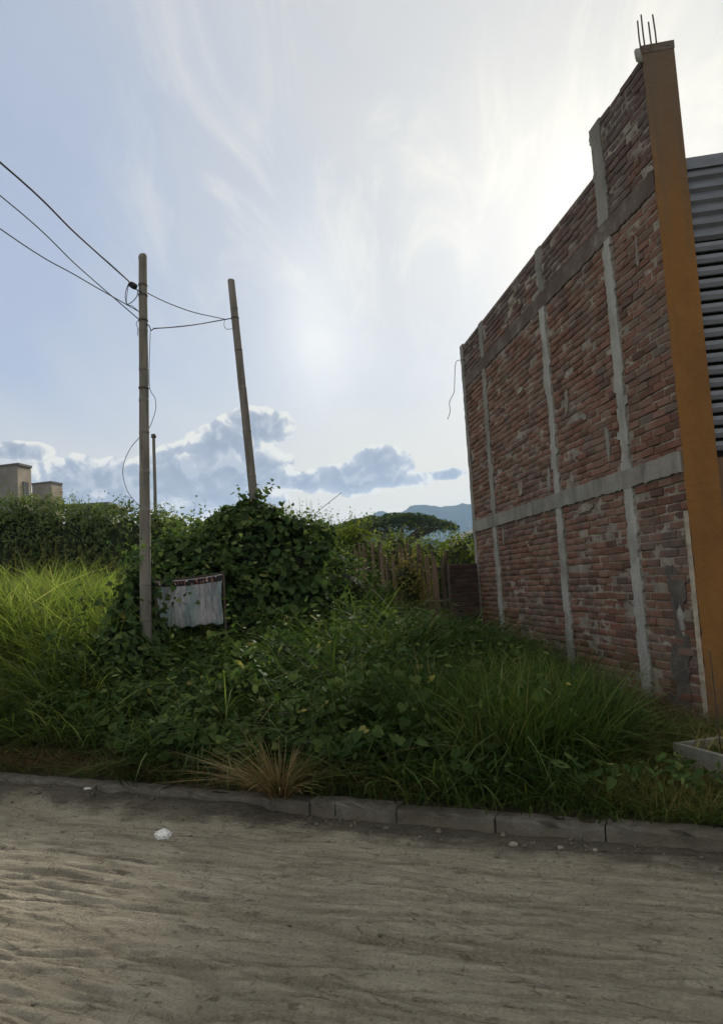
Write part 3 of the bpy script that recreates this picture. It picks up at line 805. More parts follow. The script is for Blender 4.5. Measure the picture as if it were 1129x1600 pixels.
LEAF = {
    'heart': [(0, 0, 0), (0, .5, -.05), (0, 1.0, .10), (.32, -.10, .10), (.50, .22, .14), (.34, .62, .06), (-.32, -.10, .10), (-.50, .22, .14), (-.34, .62, .06)],
    'oval': [(0, 0, 0), (0, .5, -.04), (0, 1.0, .10), (.12, .10, .04), (.22, .38, .08), (.15, .74, .06), (-.12, .10, .04), (-.22, .38, .08), (-.15, .74, .06)],
}
LT = np.array([(0, 3, 4), (0, 4, 1), (1, 4, 5), (1, 5, 2), (0, 7, 6), (0, 1, 7), (1, 8, 7), (1, 2, 8)])
def leaves(pos, nrm, size, r, kind='heart', roll=None, droop=.0):
    """folded leaf faces: nrm is the leaf normal, the tip points down-slope with random roll"""
    N = len(pos)
    nrm = nrm / np.linalg.norm(nrm, axis=1, keepdims=True)
    dn = np.tile(np.array([0, 0, -1.0]), (N, 1)) + rng.normal(0, .7, (N, 3))
    yv = dn - nrm * np.sum(dn * nrm, 1, keepdims=True); yv /= np.linalg.norm(yv, axis=1, keepdims=True) + 1e-9
    xv = np.cross(yv, nrm)
    L_ = np.array(LEAF[kind])
    c = L_[None] * size[:, None, None]
    c = c * np.array([1, 1, 1.0]) ; asp = rng.uniform(.8, 1.15, (N, 1))
    V = pos[:, None] + (c[..., 0] * asp)[..., None] * xv[:, None] + (c[..., 1] - .4 * size[:, None])[..., None] * yv[:, None] + c[..., 2][..., None] * nrm[:, None]
    T = (LT[None] + (np.arange(N) * 9)[:, None, None]).reshape(-1, 3)
    return V.reshape(-1, 3), T, np.repeat(r, 9)

def merge(parts):
    V, T, Rn, b = [], [], [], 0
    for v, t, r in parts: V.append(v); T.append(t + b); Rn.append(r); b += len(v)
    return np.concatenate(V), np.concatenate(T), np.concatenate(Rn)

def stuff(name, parts, mat, label=None, cat=None, parent=None, kind='stuff', smooth=True):
    V, T, Rn = merge(parts)
    o = link(name, fast_mesh(name, V, T, Rn, smooth=smooth), MATS[mat], parent)
    if parent is None: tag(o, label, cat, kind=kind)
    else: o['kind'] = 'stuff'
    return o

# wall coordinates for keeping plants off the building
WN = Vector((-WV.y, WV.x))           # not used for placing, only distance
def wall_w(x, y):                    # metres to the left of the brick wall face
    return -((x - P0.x) * WV.y - (y - P0.y) * WV.x)

# height of the growth over the lot, from control points
HC = np.array([(-3.0, 6.9, .20), (-2.2, 6.5, .30), (-1.2, 6.0, .38), (-.4, 5.5, .32), (.4, 5.2, .30), (1.1, 4.85, .22), (1.8, 4.6, .12), (2.1, 5.3, .10),
    (-3.0, 7.6, .62), (-2.2, 7.3, .62), (-1.2, 6.9, .70), (-.3, 6.6, .62), (.5, 6.3, .58), (1.2, 5.9, .55), (1.7, 6.4, .40), (2.2, 6.6, .13), (2.6, 7.0, .08),
    (-2.3, 8.3, .62), (-1.5, 8.2, .72), (-2.2, 9.0, .60), (-1.9, 8.8, .62), (-.5, 8.0, .80), (.4, 8.0, .72), (1.3, 7.8, .60), (2.1, 8.0, .18), (2.5, 8.3, .08), (2.35, 9.6, .12),
    (-1.5, 9.8, .90), (-.4, 9.8, .88), (.5, 9.6, .78), (1.4, 9.6, .62), (2.0, 9.6, .34), (.9, 11.2, .66), (1.7, 11.2, .40), (2.1, 11.2, .26), (-.3, 11.2, .85),
    (-.5, 12.6, .9), (.3, 12.6, .62), (1.0, 12.6, .42), (1.7, 12.8, .30), (.9, 11.6, .50), (.3, 13.8, .5), (1.0, 13.6, .35), (-3.2, 9.2, .95), (-4.5, 9.5, 1.1)])
def veg_h(x, y):
    d2 = (x[:, None] - HC[None, :, 0]) ** 2 + (y[:, None] - HC[None, :, 1]) ** 2 + .02
    wgt = d2 ** -2.0
    h = (wgt * HC[None, :, 2]).sum(1) / wgt.sum(1)
    return h * (.55 + 1.0 * fbm(x * 1.7, y * 1.7, 3, 77))

def scatter(n, x0, x1, y0, y1, keep):
    x = rng.uniform(x0, x1, n); y = rng.uniform(y0, y1, n); k = keep(x, y); return x[k], y[k]

CL = gnd(438, 1232, .18)       # the dry clump keeps a small clearing
lot = lambda x, y: (kerb_D(x, y) > .20 + .45 * sstep(-1.9, -2.7, x)) & (wall_w(x, y) > .06) & (y < 14.2) & (np.hypot((x - CL.x), (y - CL.y) * 1.0) > .22) & ~((np.abs(x - CL.x) < .26) & (kerb_D(x, y) < kerb_D(CL.x, CL.y)))
# share of broad-leaved creeper against grass
def broad(x, y):
    s = (sstep(.1, -1.0, x + .22 * (y - 6)) * .84 + .05) * (1 - .6 * sstep(-2.0, -2.8, x))
    return np.clip(s + 1.1 * (fbm(x * .9, y * .9, 3, 99) - .5), 0.04, .97)

# --- grass of the lot, in tufts
def tufts(n_t, per, x0, x1, y0, y1, keep, hscale=1.0, spread=.09, wd=(.006, .016), curl=(.25, 1.1), seg=5, rbias=0.0, hf=veg_h, gz=ground_z):
    tx, ty = scatter(n_t, x0, x1, y0, y1, keep)
    th = hf(tx, ty) * rng.uniform(.75, 1.3, len(tx)) * hscale; tr = rng.beta(2, 3, len(tx))
    x = np.repeat(tx, per); y = np.repeat(ty, per)
    N = len(x); h = np.repeat(th, per) * rng.uniform(.45, 1.12, N)
    azm = rng.uniform(0, 2 * math.pi, N); rr = np.abs(rng.normal(0, spread, N))
    bx, by = x + np.cos(azm) * rr, y + np.sin(azm) * rr
    base = np.stack([bx, by, gz(bx, by) - .02], 1)
    cu = rng.uniform(*curl, N) ; le = rng.uniform(.02, .45, N)
    h = h * (1 + .35 * cu)
    r = np.clip(np.repeat(tr, per) + rng.normal(rbias, .15, N), 0, 1)
    return blades(base, h, rng.uniform(*wd, N) * (.6 + .7 * np.clip(h, .2, 1.2)), azm, le, cu, seg, r)

parts = []
keepg = lambda x, y: lot(x, y) & (rng.random(len(x)) > broad(x, y) * .8) & (x > -3.4)
parts.append(tufts(7000, 11, -3.6, 2.9, 4.3, 9.5, keepg, curl=(.25, 1.3), wd=(.009, .024), hscale=1.05))
parts.append(tufts(3600, 10, -2.6, 2.7, 9.0, 14.0, keepg, wd=(.016, .032), curl=(.25, 1.3), hscale=1.1))
grass = stuff('lot_grass', parts, 'grass_leaf', 'long arching green grass growing wild over the vacant lot', 'grass')
# tall upright tussock left of the brick wall
tk = lambda x, y: lot(x, y) & (((x - 1.15) / .80) ** 2 + ((y - 6.35) / 1.0) ** 2 < 1)
parts = [tufts(760, 13, .3, 2.3, 5.3, 7.6, tk, spread=.05, wd=(.010, .020), curl=(.08, .55), hf=lambda x, y: .66 + 0 * x, rbias=.16)]
stuff('tall_grass', parts, 'grass_leaf', 'dense upright patch of fresh green grass near the orange pillar', 'grass')
# short yellowing grass by the right end of the kerb
yk = lambda x, y: lot(x, y) & (rng.random(len(x)) < sstep(.2, 1.6, x)) & (kerb_D(x, y) < 1.3 + .5 * rng.random(len(x)))
parts = [tufts(1500, 10, .1, 3.2, 3.6, 6.4, yk, spread=.06, wd=(.004, .009), curl=(.2, .9), hf=lambda x, y: .16 + .1 * fbm(x * 2, y * 2, 2, 5))]
stuff('yellowing_grass', parts, 'dry_weed', 'short yellowing grass along the right end of the kerb', 'grass')
# --- creeper leaves spread over the growth
def cover_leaves(n, x0, x1, y0, y1, keep, size, kind, topbias=.35, hf=veg_h, hs=1.0, tilt=.75):
    x, y = scatter(n, x0, x1, y0, y1, keep); N = len(x)
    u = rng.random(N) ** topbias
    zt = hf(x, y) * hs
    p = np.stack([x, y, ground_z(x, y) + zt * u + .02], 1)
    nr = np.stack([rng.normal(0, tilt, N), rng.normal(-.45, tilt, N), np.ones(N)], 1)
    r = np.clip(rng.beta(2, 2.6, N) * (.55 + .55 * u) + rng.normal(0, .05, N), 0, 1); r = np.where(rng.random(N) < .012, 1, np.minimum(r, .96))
    return leaves(p, nr, rng.uniform(*size, N), r, kind)
kb = lambda x, y: lot(x, y) & (rng.random(len(x)) < broad(x, y)) & (x > -3.6)
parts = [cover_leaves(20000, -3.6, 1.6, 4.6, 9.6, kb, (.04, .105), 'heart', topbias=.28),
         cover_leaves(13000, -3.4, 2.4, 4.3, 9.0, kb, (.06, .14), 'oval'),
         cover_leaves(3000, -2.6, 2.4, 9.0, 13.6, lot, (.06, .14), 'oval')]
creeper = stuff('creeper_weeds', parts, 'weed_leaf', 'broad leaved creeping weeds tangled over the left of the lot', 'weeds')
# upright leafy weeds standing above the rest
wx, wy = scatter(620, -3.3, 2.2, 4.7, 12.5, lambda x, y: lot(x, y) & (rng.random(len(x)) < .35 + .65 * sstep(.4, -.8, x)) & (kerb_D(x, y) > .45) & (wall_w(x, y) > .5)); N = len(wx)
wh = veg_h(wx, wy) * rng.uniform(.95, 1.6, N) + .08; waz = rng.uniform(0, 6.28, N); wl = rng.uniform(.0, .4, N); wc = rng.uniform(-.05, .35, N)
wb = np.stack([wx, wy, ground_z(wx, wy)], 1)
parts = [blades(wb, wh, np.full(N, .011), waz, wl, wc, 6, rng.random(N) * .6)]
wsz = rng.uniform(.06, .15, N)
for tt in np.linspace(.35, 1.0, 13):
    rad = wh * (wl * tt + wc * tt ** 2); zz = wh * (tt - .55 * np.minimum(wc, 1.4) * tt ** 2.3); a_ = rng.uniform(0, 6.28, N)
    sz2 = wsz * (1.15 - .5 * tt) * rng.uniform(.8, 1.2, N)
    c_ = wb + np.stack([np.cos(waz) * rad + np.cos(a_) * sz2 * .55, np.sin(waz) * rad + np.sin(a_) * sz2 * .55, zz + .01], 1)
    nr = np.stack([np.cos(a_) * .55, np.sin(a_) * .55, np.ones(N)], 1) + rng.normal(0, .25, (N, 3))
    parts.append(leaves(c_, nr, sz2, np.clip(rng.beta(2, 2, N) + .1 * tt, 0, .975), 'oval'))
stuff('upright_weeds', parts, 'weed_leaf', 'taller upright leafy weeds standing out of the lot growth', 'weeds')
# thin trailing stems
parts = []
sx, sy = scatter(900, -3.4, 2.2, 4.6, 10, lot); N = len(sx)
h = veg_h(sx, sy) * rng.uniform(.9, 1.5, N)
parts.append(blades(np.stack([sx, sy, ground_z(sx, sy)], 1), h, np.full(N, .007), rng.uniform(0, 6.28, N), rng.uniform(.1, .9, N), rng.uniform(0, .9, N), 7, rng.random(N)))
stuff('weed_stems', parts, 'dry_weed', 'thin pale weed stems sticking out of the lot growth', 'weeds')
# low edge plants and straw along the kerb
ke = lambda x, y: (kerb_D(x, y) > .17) & (np.abs(x - CL.x) > .22) & (rng.random(len(x)) < 1 - .75 * sstep(-2.0, -2.8, x)) & (kerb_D(x, y) < .75) & (wall_w(x, y) > .1)
parts = [cover_leaves(5200, -4.5, 2.4, 3.8, 7.8, ke, (.03, .075), 'oval', hf=lambda x, y: .10 + .22 * fbm(x * 2.5, y * 2.5, 2, 15))]
stuff('edge_weeds', parts, 'weed_leaf', 'low small leaved weeds hanging along the back of the kerb', 'weeds')
parts = []
for (n, x0, x1, y0, y1, kp) in ((5200, -5.2, -1.7, 6.0, 9.0, lambda x, y: (kerb_D(x, y) > .12) & (kerb_D(x, y) < 1.0 - .45 * sstep(-3.4, -1.8, x))),
                                (1500, -2.2, .4, 5.0, 6.6, lambda x, y: (kerb_D(x, y) > .14) & (kerb_D(x, y) < .5)),
                                (700, 2.0, 3.0, 5.3, 7.6, lambda x, y: lot(x, y))):
    x, y = scatter(n * 3, x0, x1, y0, y1, kp); N = len(x)
    parts.append(blades(np.stack([x, y, ground_z(x, y) + rng.uniform(0, .10, N)], 1), rng.uniform(.06, .22, N), rng.uniform(.003, .008, N), rng.uniform(0, 6.28, N), rng.uniform(.6, 2.2, N), rng.uniform(.1, 1.0, N), 4, rng.random(N)))
stuff('dead_straw', parts, 'litter_straw', 'matted brown dead grass at the foot of the weeds', 'straw')

# grass leaning out over the kerb
N = 1500; ea = rng.uniform(-5.2, 3.0, N); ed = rng.uniform(.165, .30, N); dens_ = fbm(ea * 2.3, ea * 0 + 3, 3, 81); kq = rng.random(N) < (dens_ - .25) * 1.9
ea, ed = ea[kq], ed[kq]; N = len(ea); ex = KP.x + KD.x * ea + KN.x * ed; ey = KP.y + KD.y * ea + KN.y * ed
eaz = math.atan2(-KN.y, -KN.x) + rng.normal(0, .8, N)
stuff('overhanging_grass', [blades(np.stack([ex, ey, ground_z(ex, ey)], 1), rng.uniform(.08, .26, N), rng.uniform(.005, .012, N), eaz, rng.uniform(.2, .8, N), rng.uniform(.3, 1.3, N), 5, rng.beta(2, 2, N))], 'grass_leaf', 'grass blades leaning over the top of the kerb', 'grass')

# --- dry clump near the kerb
c = gnd(438, 1232, .18)
dc = empty('dry_grass_clump', (c.x, c.y, float(ground_z(c.x, c.y))))
tag(dc, 'straw coloured dead grass clump behind the middle of the kerb', 'grass clump')
N = 620; azm = rng.uniform(0, 6.28, N); rr = np.abs(rng.normal(0, .06, N))
stuff('blades', [blades(np.stack([np.cos(azm) * rr, np.sin(azm) * rr, np.zeros(N) - .01], 1), rng.uniform(.18, .52, N), rng.uniform(.006, .012, N), azm, rng.uniform(.2, 1.4, N), rng.uniform(0, 1.0, N), 5, rng.random(N))], 'straw', parent=dc)
N = 22; azm = rng.uniform(0, 6.28, N)
stuff('stalks', [blades(np.stack([np.cos(azm) * .05, np.sin(azm) * .05, np.zeros(N) - .01], 1), rng.uniform(.25, .5, N), rng.uniform(.009, .014, N), azm, rng.uniform(.1, .8, N), rng.uniform(0, .2, N), 4, rng.random(N))], 'straw', parent=dc)

# --- tall sunlit grass of the next field
def field_h(x, y): return (.55 + .75 * sstep(.6, 3.2, kerb_D(x, y))) * (.75 + .5 * fbm(x * .8, y * .8, 3, 33))
fk = lambda x, y: (kerb_D(x, y) > .75) & (x < -2.6 + .35 * np.sin(y * 2.1) + .06 * (y - 9)) & (y < 17)
parts = [tufts(3000, 20, -9.5, -2.4, 7.2, 13.0, fk, hf=field_h, curl=(.2, 1.25), spread=.10, wd=(.014, .032), seg=6),
         tufts(2000, 14, -12, -2.6, 12.5, 17, fk, hf=field_h, curl=(.2, 1.1), spread=.12, wd=(.020, .036))]
stuff('field_grass', parts, 'field_leaf', 'tall bright sunlit grass of the open field at the left', 'grass')
N = 700; x, y = scatter(N, -9, -2.9, 9, 15, fk); N = len(x)
stuff('seed_heads', [blades(np.stack([x, y, ground_z(x, y)], 1), field_h(x, y) * rng.uniform(1.2, 1.75, N), np.full(N, .008), rng.uniform(0, 6.28, N), rng.uniform(.0, .3, N), rng.uniform(0, .5, N), 6, rng.random(N) * .6 + .4)], 'dry_weed', 'thin pale seed stalks rising out of the field grass', 'grass')

# --- leaf covered bodies: vines, hedges, bushes
def shell_leaves(ells, n, size, kind, depth=.35, cull=True, updir=.5, rlo=0.0):
    """leaves over a union of ellipsoids (cx, cy, cz, rx, ry, rz)"""
    E_ = np.array(ells, float); area = E_[:, 3] * E_[:, 5] + E_[:, 4] * E_[:, 5] + E_[:, 3] * E_[:, 4]
    idx = rng.choice(len(E_), n, p=area / area.sum())
    d = rng.normal(0, 1, (n, 3)); d /= np.linalg.norm(d, axis=1, keepdims=True)
    lump = .80 + .42 * fbm(d[:, 0] * 2.6 + idx * 7.3, d[:, 2] * 2.6 + d[:, 1] * 1.7, 3, 4)
    k = lump * (1 - depth * rng.random(n) ** 2.2)
    p = E_[idx, :3] + d * E_[idx, 3:] * k[:, None]
    nr = d / E_[idx, 3:]; nr /= np.linalg.norm(nr, axis=1, keepdims=True)
    nr = nr + rng.normal(0, .42, (n, 3)); nr[:, 2] += updir
    if cull:
        q = (p[:, None, :] - E_[None, :, :3]) / E_[None, :, 3:]
        inside = ((q ** 2).sum(2) < .42).sum(1) > 0
        keep = ~inside
    else: keep = np.ones(n, bool)
    keep &= p[:, 2] > ground_z(p[:, 0], p[:, 1])
    p, nr = p[keep], nr[keep]; N = len(p)
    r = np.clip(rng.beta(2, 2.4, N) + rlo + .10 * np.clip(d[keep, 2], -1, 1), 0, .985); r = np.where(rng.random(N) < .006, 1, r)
    return leaves(p, nr, rng.uniform(*size, N), r, kind)

def core_mesh(ells, shrink=.74):
    m = MB()
    for (cx, cy, cz, rx, ry, rz) in ells:
        nu, nv = 14, 9; vs = []
        for j in range(nv + 1):
            th = math.pi * j / nv
            for i in range(nu):
                ph = 2 * math.pi * i / nu
                k = shrink * (.86 + .26 * float(vnoise(np.array([math.cos(ph) * 1.7 + cx * 3]), np.array([math.sin(ph) * 1.7 + th * 2.2]), 6)[0]))
                vs.append((cx + rx * k * math.sin(th) * math.cos(ph), cy + ry * k * math.sin(th) * math.sin(ph), cz + rz * k * math.cos(th)))
        fs = [(j * nu + i, (j + 1) * nu + i, (j + 1) * nu + (i + 1) % nu, j * nu + (i + 1) % nu) for j in range(nv) for i in range(nu)]
        m.add(vs, fs)
    return m

def leafy(name, label, cat, ells, n, size, mat, kind='heart', sprigs=0, group=None, base=None, lumps=4, lump_r=(.12, .30), shoot=(.25, .7), **kw):
    cx = sum(e[0] for e in ells) / len(ells); cy = sum(e[1] for e in ells) / len(ells)
    t = empty(name, (cx, cy, float(ground_z(cx, cy)))); tag(t, label, cat, group)
    off = np.array([cx, cy, float(ground_z(cx, cy))])
    def shift(pt): return (pt[0] - off, pt[1], pt[2])
    ext = list(ells)                                   # uneven lobes standing out of the main body
    for (x, y, z, rx, ry, rz) in ells:
        for _ in range(lumps):
            d = Vector((random.gauss(0, 1), random.gauss(-.3, 1), random.gauss(.3, .8))).normalized(); q = random.uniform(*lump_r)
            ext.append((x + d.x * rx * .85, y + d.y * ry * .85, z + d.z * rz * .85, q * random.uniform(.8, 1.4), q, q * random.uniform(.6, 1.1)))
    parts = [shift(shell_leaves(ext, n, size, kind, **kw))]
    if sprigs:                                         # trailing shoots with their own leaves
        E_ = np.array(ells); N = sprigs; idx = rng.integers(0, len(E_), N); an = rng.uniform(0, 6.28, N); q = rng.uniform(.1, .95, N)
        p = np.stack([E_[idx, 0] + E_[idx, 3] * q * np.cos(an), E_[idx, 1] + E_[idx, 4] * q * np.sin(an), E_[idx, 2] + E_[idx, 5] * np.sqrt(1 - q ** 2) * .85], 1)
        ln = rng.uniform(*shoot, N); az_ = rng.uniform(0, 6.28, N); le = rng.uniform(.1, 1.0, N); cu = rng.uniform(-.1, 1.1, N)
        sh = blades(p, ln, np.full(N, .010), az_, le, cu, 6, rng.random(N) * .8)
        stuff('shoots', [shift(sh)], mat, parent=t)
        for tt in np.linspace(.3, 1.0, 6):
            rad = ln * (le * tt + cu * tt ** 2); zz = ln * (tt - .55 * np.minimum(cu, 1.4) * tt ** 2.3)
            c_ = p + np.stack([np.cos(az_) * rad, np.sin(az_) * rad, zz], 1) + rng.normal(0, .015, (N, 3))
            nr = rng.normal(0, .6, (N, 3)); nr[:, 2] += .9
            parts.append(shift(leaves(c_, nr, rng.uniform(*size, N) * (1.05 - .45 * tt), np.clip(rng.beta(2, 2, N) + .15, 0, .97), kind)))
    stuff('foliage', parts, mat, parent=t)
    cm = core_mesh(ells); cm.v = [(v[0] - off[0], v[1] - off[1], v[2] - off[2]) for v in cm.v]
    cm.build('solid_core', MATS['core_dark'], t, True)  # solid dark core added inside to block light coming through the leaves
    return t

# vine mound round the leaning pole
def E_at(px, py, Y, rpx, rpz, ry):
    c = at(px, py, Y); return (c.x, c.y, c.z, rpx / F * Y, ry, rpz / F * Y)
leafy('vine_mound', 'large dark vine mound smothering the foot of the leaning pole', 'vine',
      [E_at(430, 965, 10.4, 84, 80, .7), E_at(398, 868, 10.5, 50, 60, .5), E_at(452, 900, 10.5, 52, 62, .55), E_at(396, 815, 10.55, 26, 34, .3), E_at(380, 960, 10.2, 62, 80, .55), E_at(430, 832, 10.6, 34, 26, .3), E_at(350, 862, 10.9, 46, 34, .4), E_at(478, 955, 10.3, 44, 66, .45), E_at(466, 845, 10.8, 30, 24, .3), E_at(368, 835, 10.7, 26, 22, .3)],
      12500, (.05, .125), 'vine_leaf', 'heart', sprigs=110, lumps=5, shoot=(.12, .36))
leafy('vine_thicket', 'tangle of vines hanging behind the grey cloth sheet', 'vine',
      [E_at(268, 905, 9.9, 46, 50, .35), E_at(325, 900, 9.95, 50, 55, .35), E_at(265, 960, 9.8, 55, 75, .35), E_at(330, 960, 9.85, 55, 80, .35), E_at(300, 870, 10.1, 60, 24, .4)],
      5200, (.05, .105), 'vine_leaf', 'heart', sprigs=60)
leafy('pole_creeper', 'leafy creeper climbing round the foot of the upright pole', 'vine',
      [E_at(206, 985, 8.6, 26, 80, .22), E_at(195, 1040, 8.3, 50, 70, .4), E_at(222, 925, 8.75, 12, 40, .12), E_at(240, 1005, 8.6, 20, 40, .16)],
      2300, (.05, .11), 'vine_leaf', 'heart', sprigs=40, lump_r=(.06, .16))
leafy('weed_bank', 'green weedy bank between the vine mound and the stake fence', 'weeds',
      [E_at(530, 935, 12.6, 60, 55, .7), E_at(568, 968, 12.7, 50, 44, .7), E_at(612, 990, 12.5, 46, 36, .6), E_at(525, 895, 13.2, 34, 40, .5)],
      4200, (.06, .12), 'weed_leaf', 'oval', sprigs=90, rlo=.05, shoot=(.15, .4))
# hedges behind
def row(p0, p1, n, rx, rz, ry, jit=.15):
    r = []
    for i in range(n):
        t = i / max(1, n - 1); x = p0[0] + (p1[0] - p0[0]) * t; y = p0[1] + (p1[1] - p0[1]) * t; z = p0[2] + (p1[2] - p0[2]) * t
        r.append((x + random.uniform(-.2, .2), y + random.uniform(-.2, .2), z - rz + random.uniform(-jit, jit), rx * random.uniform(.85, 1.2), ry, rz))
    return r
h0 = at(-160, 762, 19); h1 = at(232, 792, 20.5); 
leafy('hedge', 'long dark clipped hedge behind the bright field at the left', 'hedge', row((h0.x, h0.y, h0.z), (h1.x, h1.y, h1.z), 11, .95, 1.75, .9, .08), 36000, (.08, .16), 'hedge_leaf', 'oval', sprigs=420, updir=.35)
h0 = at(245, 812, 20.8); h1 = at(372, 806, 19)
leafy('hedge', 'lower hedge of mixed vines between the two wooden poles', 'hedge', row((h0.x, h0.y, h0.z), (h1.x, h1.y, h1.z), 5, .75, 1.4, .7, .1), 9500, (.08, .15), 'hedge_leaf', 'heart', sprigs=150, updir=.4, rlo=.12)
h0 = at(470, 806, 16.5); h1 = at(545, 822, 17.5)
leafy('hedge', 'short hedge end right of the leaning pole with twigs on top', 'hedge', row((h0.x, h0.y, h0.z), (h1.x, h1.y, h1.z), 4, .7, 1.2, .6, .1), 6000, (.07, .13), 'bush_leaf', 'oval', sprigs=160, updir=.4)
for i, (px, py, Y, rx, rz, lb) in enumerate([(560, 850, 17.5, 42, 26, 'rounded green bush behind the left end of the stake fence'), (620, 862, 18.5, 46, 28, 'green bush behind the middle of the stake fence'),
        (672, 866, 19.5, 40, 26, 'green bush behind the thick end post of the fence'), (722, 868, 17.0, 38, 34, 'bright yellow green bush above the low dark brick wall')]):
    c = at(px, py, Y); r_ = rx / F * Y; top = c.z + rz / F * Y
    leafy('bush', lb, 'bush', [(c.x, Y, top - .9, r_, .7, .95), (c.x - r_ * .6, Y + .1, top - 1.3, r_ * .8, .6, 1.0), (c.x + r_ * .6, Y + .1, top - 1.3, r_ * .8, .6, 1.0), (c.x, Y, 1.0, r_ * 1.2, .6, .9)],
          3600, (.07, .14), 'bush_leaf', 'oval', sprigs=26, updir=.3, lump_r=(.1, .2), group='bushes behind the stake fence')
# bare twigs above the hedge end
c = at(470, 822, 11.2)
tw = empty('twiggy_shrub', (c.x, c.y, float(ground_z(c.x, c.y)))); tag(tw, 'bare brown twigs standing above the right side of the vine mound', 'shrub')
for i in range(26):
    m = MB(); px = random.uniform(432, 496); top = random.uniform(776, 812); b = at(px + random.uniform(-6, 6), 850, 11.2) - Vector((c.x, c.y, float(ground_z(c.x, c.y)))); t_ = at(px + random.uniform(-14, 14), top, 11.2) - Vector((c.x, c.y, float(ground_z(c.x, c.y))))
    mid = (b + t_) / 2 + Vector((random.uniform(-.05, .05), random.uniform(-.05, .05), 0))
    m.tube([b, mid, t_], [.006, .004, .002], 5); m.build('twig', MATS['bark'], tw)
m = MB(); g0 = Vector((0, 0, -.02)); m.tube([g0, Vector((0.02, 0, .9)), at(468, 850, 11.2) - Vector((c.x, c.y, float(ground_z(c.x, c.y))))], [.03, .02, .012], 7); m.build('trunk', MATS['bark'], tw)

# ------------------------------------------------------------------ poles
def mat_pole(b):
    n = b.noise(b.mapping(b.pos, (9, 9, .8)), 2.4, 8, .65); n2 = b.noise(b.pos, 3, 5)
    c = b.ramp(n, [(.25, (.10, .092, .080)), (.5, (.20, .185, .16)), (.75, (.29, .27, .235))])
    c = b.mix(b.mapr(n2, .5, .75, 0, .5), c, (.13, .125, .105))
    b.l.new(c, b.p.inputs['Base Color']); b.p.inputs['Roughness'].default_value = .85
    bump(b, n, .008)
material('weathered_bamboo', mat_pole)
simple('wire_black', (.02, .02, .022), .5, .2)
simple('wire_grey', (.10, .10, .105), .6, .2)
simple('band_metal', (.09, .085, .08), .6, .3)

def pole(name, label, foot, head, r0, r1, bands=(), spacing=.34, seed=0, group='wooden poles'):
    foot, head = Vector(foot), Vector(head); t = empty(name, foot); tag(t, label, 'pole', group)
    L_ = (head - foot).length; ax = (head - foot).normalized(); r = random.Random(seed)
    nodes = []; s = .15
    while s < L_: nodes.append(s); s += spacing * r.uniform(.85, 1.15)
    st = sorted(set([0.0, L_ - .012, L_] + [q for nd in nodes for q in (nd - .03, nd - .008, nd, nd + .012, nd + .04) if 0 < q < L_ - .02]))
    pts, rad = [], []
    bow = Vector((r.uniform(-.02, .02), r.uniform(-.02, .02), 0))
    for s in st:
        k = s / L_; rr = r0 + (r1 - r0) * k
        if any(abs(s - nd) < .004 for nd in nodes): rr *= 1.07
        elif any(0 < nd - s < .02 for nd in nodes): rr *= 1.02
        if s == L_: rr *= .86
        pts.append(ax * s + bow * math.sin(k * math.pi) + Vector((r.uniform(-.002, .002), r.uniform(-.002, .002), 0))); rad.append(rr)
    m = MB(); m.tube(pts, rad, 14); m.build('shaft', MATS['weathered_bamboo'], t, True)
    for py_s in bands:
        c = ax * py_s; rr = r0 + (r1 - r0) * py_s / L_
        m = MB(); m.tube([c - ax * .012, c - ax * .011, c + ax * .011, c + ax * .012], [rr * 1.0, rr * 1.12, rr * 1.12, rr * 1.0], 14, False); m.build('band', MATS['band_metal'], t, True)
    return t, foot, ax
Y1 = 8.4
top1 = at(223, 398, Y1); bx_ = at(227, 1100, Y1)
f1 = Vector((bx_.x, Y1, float(ground_z(bx_.x, Y1)) - .3))
def sz(py, px=224): return (at(px, py, Y1) - f1).length
p1, _, ax1 = pole('utility_pole', 'tall upright grey bamboo pole carrying the wires at the left', f1, top1, .069, .047, (sz(445), sz(461), sz(500), sz(606)), .42, 1)
Y2 = 10.5
top2 = at(361, 437, Y2); mid2 = at(397, 785, Y2); ax_ = (mid2 - top2).normalized()
k = (float(ground_z(mid2.x, Y2)) - .3 - top2.z) / ax_.z; f2 = top2 + ax_ * k
p2, _, ax2 = pole('utility_pole', 'leaning bamboo pole rising out of the vine mound', f2, top2, .072, .052, ((at(366, 497, Y2) - f2).length,), .60, 2)
t3 = at(240, 679, 21.5); f3 = Vector((at(241, 800, 21.5).x, 21.5, .3))
p3, _, _ = pole('utility_pole', 'thin dark far pole just right of the upright pole', f3, t3, .055, .045, (), .6, 3)
m = MB(); m.tube([Vector((0, 0, 0)) + (t3 - f3) * .985, (t3 - f3) * 1.002], [.075, .07], 10); m.build('cap', MATS['band_metal'], p3, True)
# pole out of the frame across the road that the wires run to
w1 = at(0, 253, 6.05); wa = at(207, 443, Y1); dirw = (w1 - wa); far_anchor = wa + dirw * 4.1
fx_, fy_ = far_anchor.x, far_anchor.y
p4, _, _ = pole('utility_pole', 'wire carrying bamboo pole across the road out of view', (fx_, fy_, -.3), (fx_, fy_, 6.0), .07, .05, (5.4, 5.6), .42, 4)

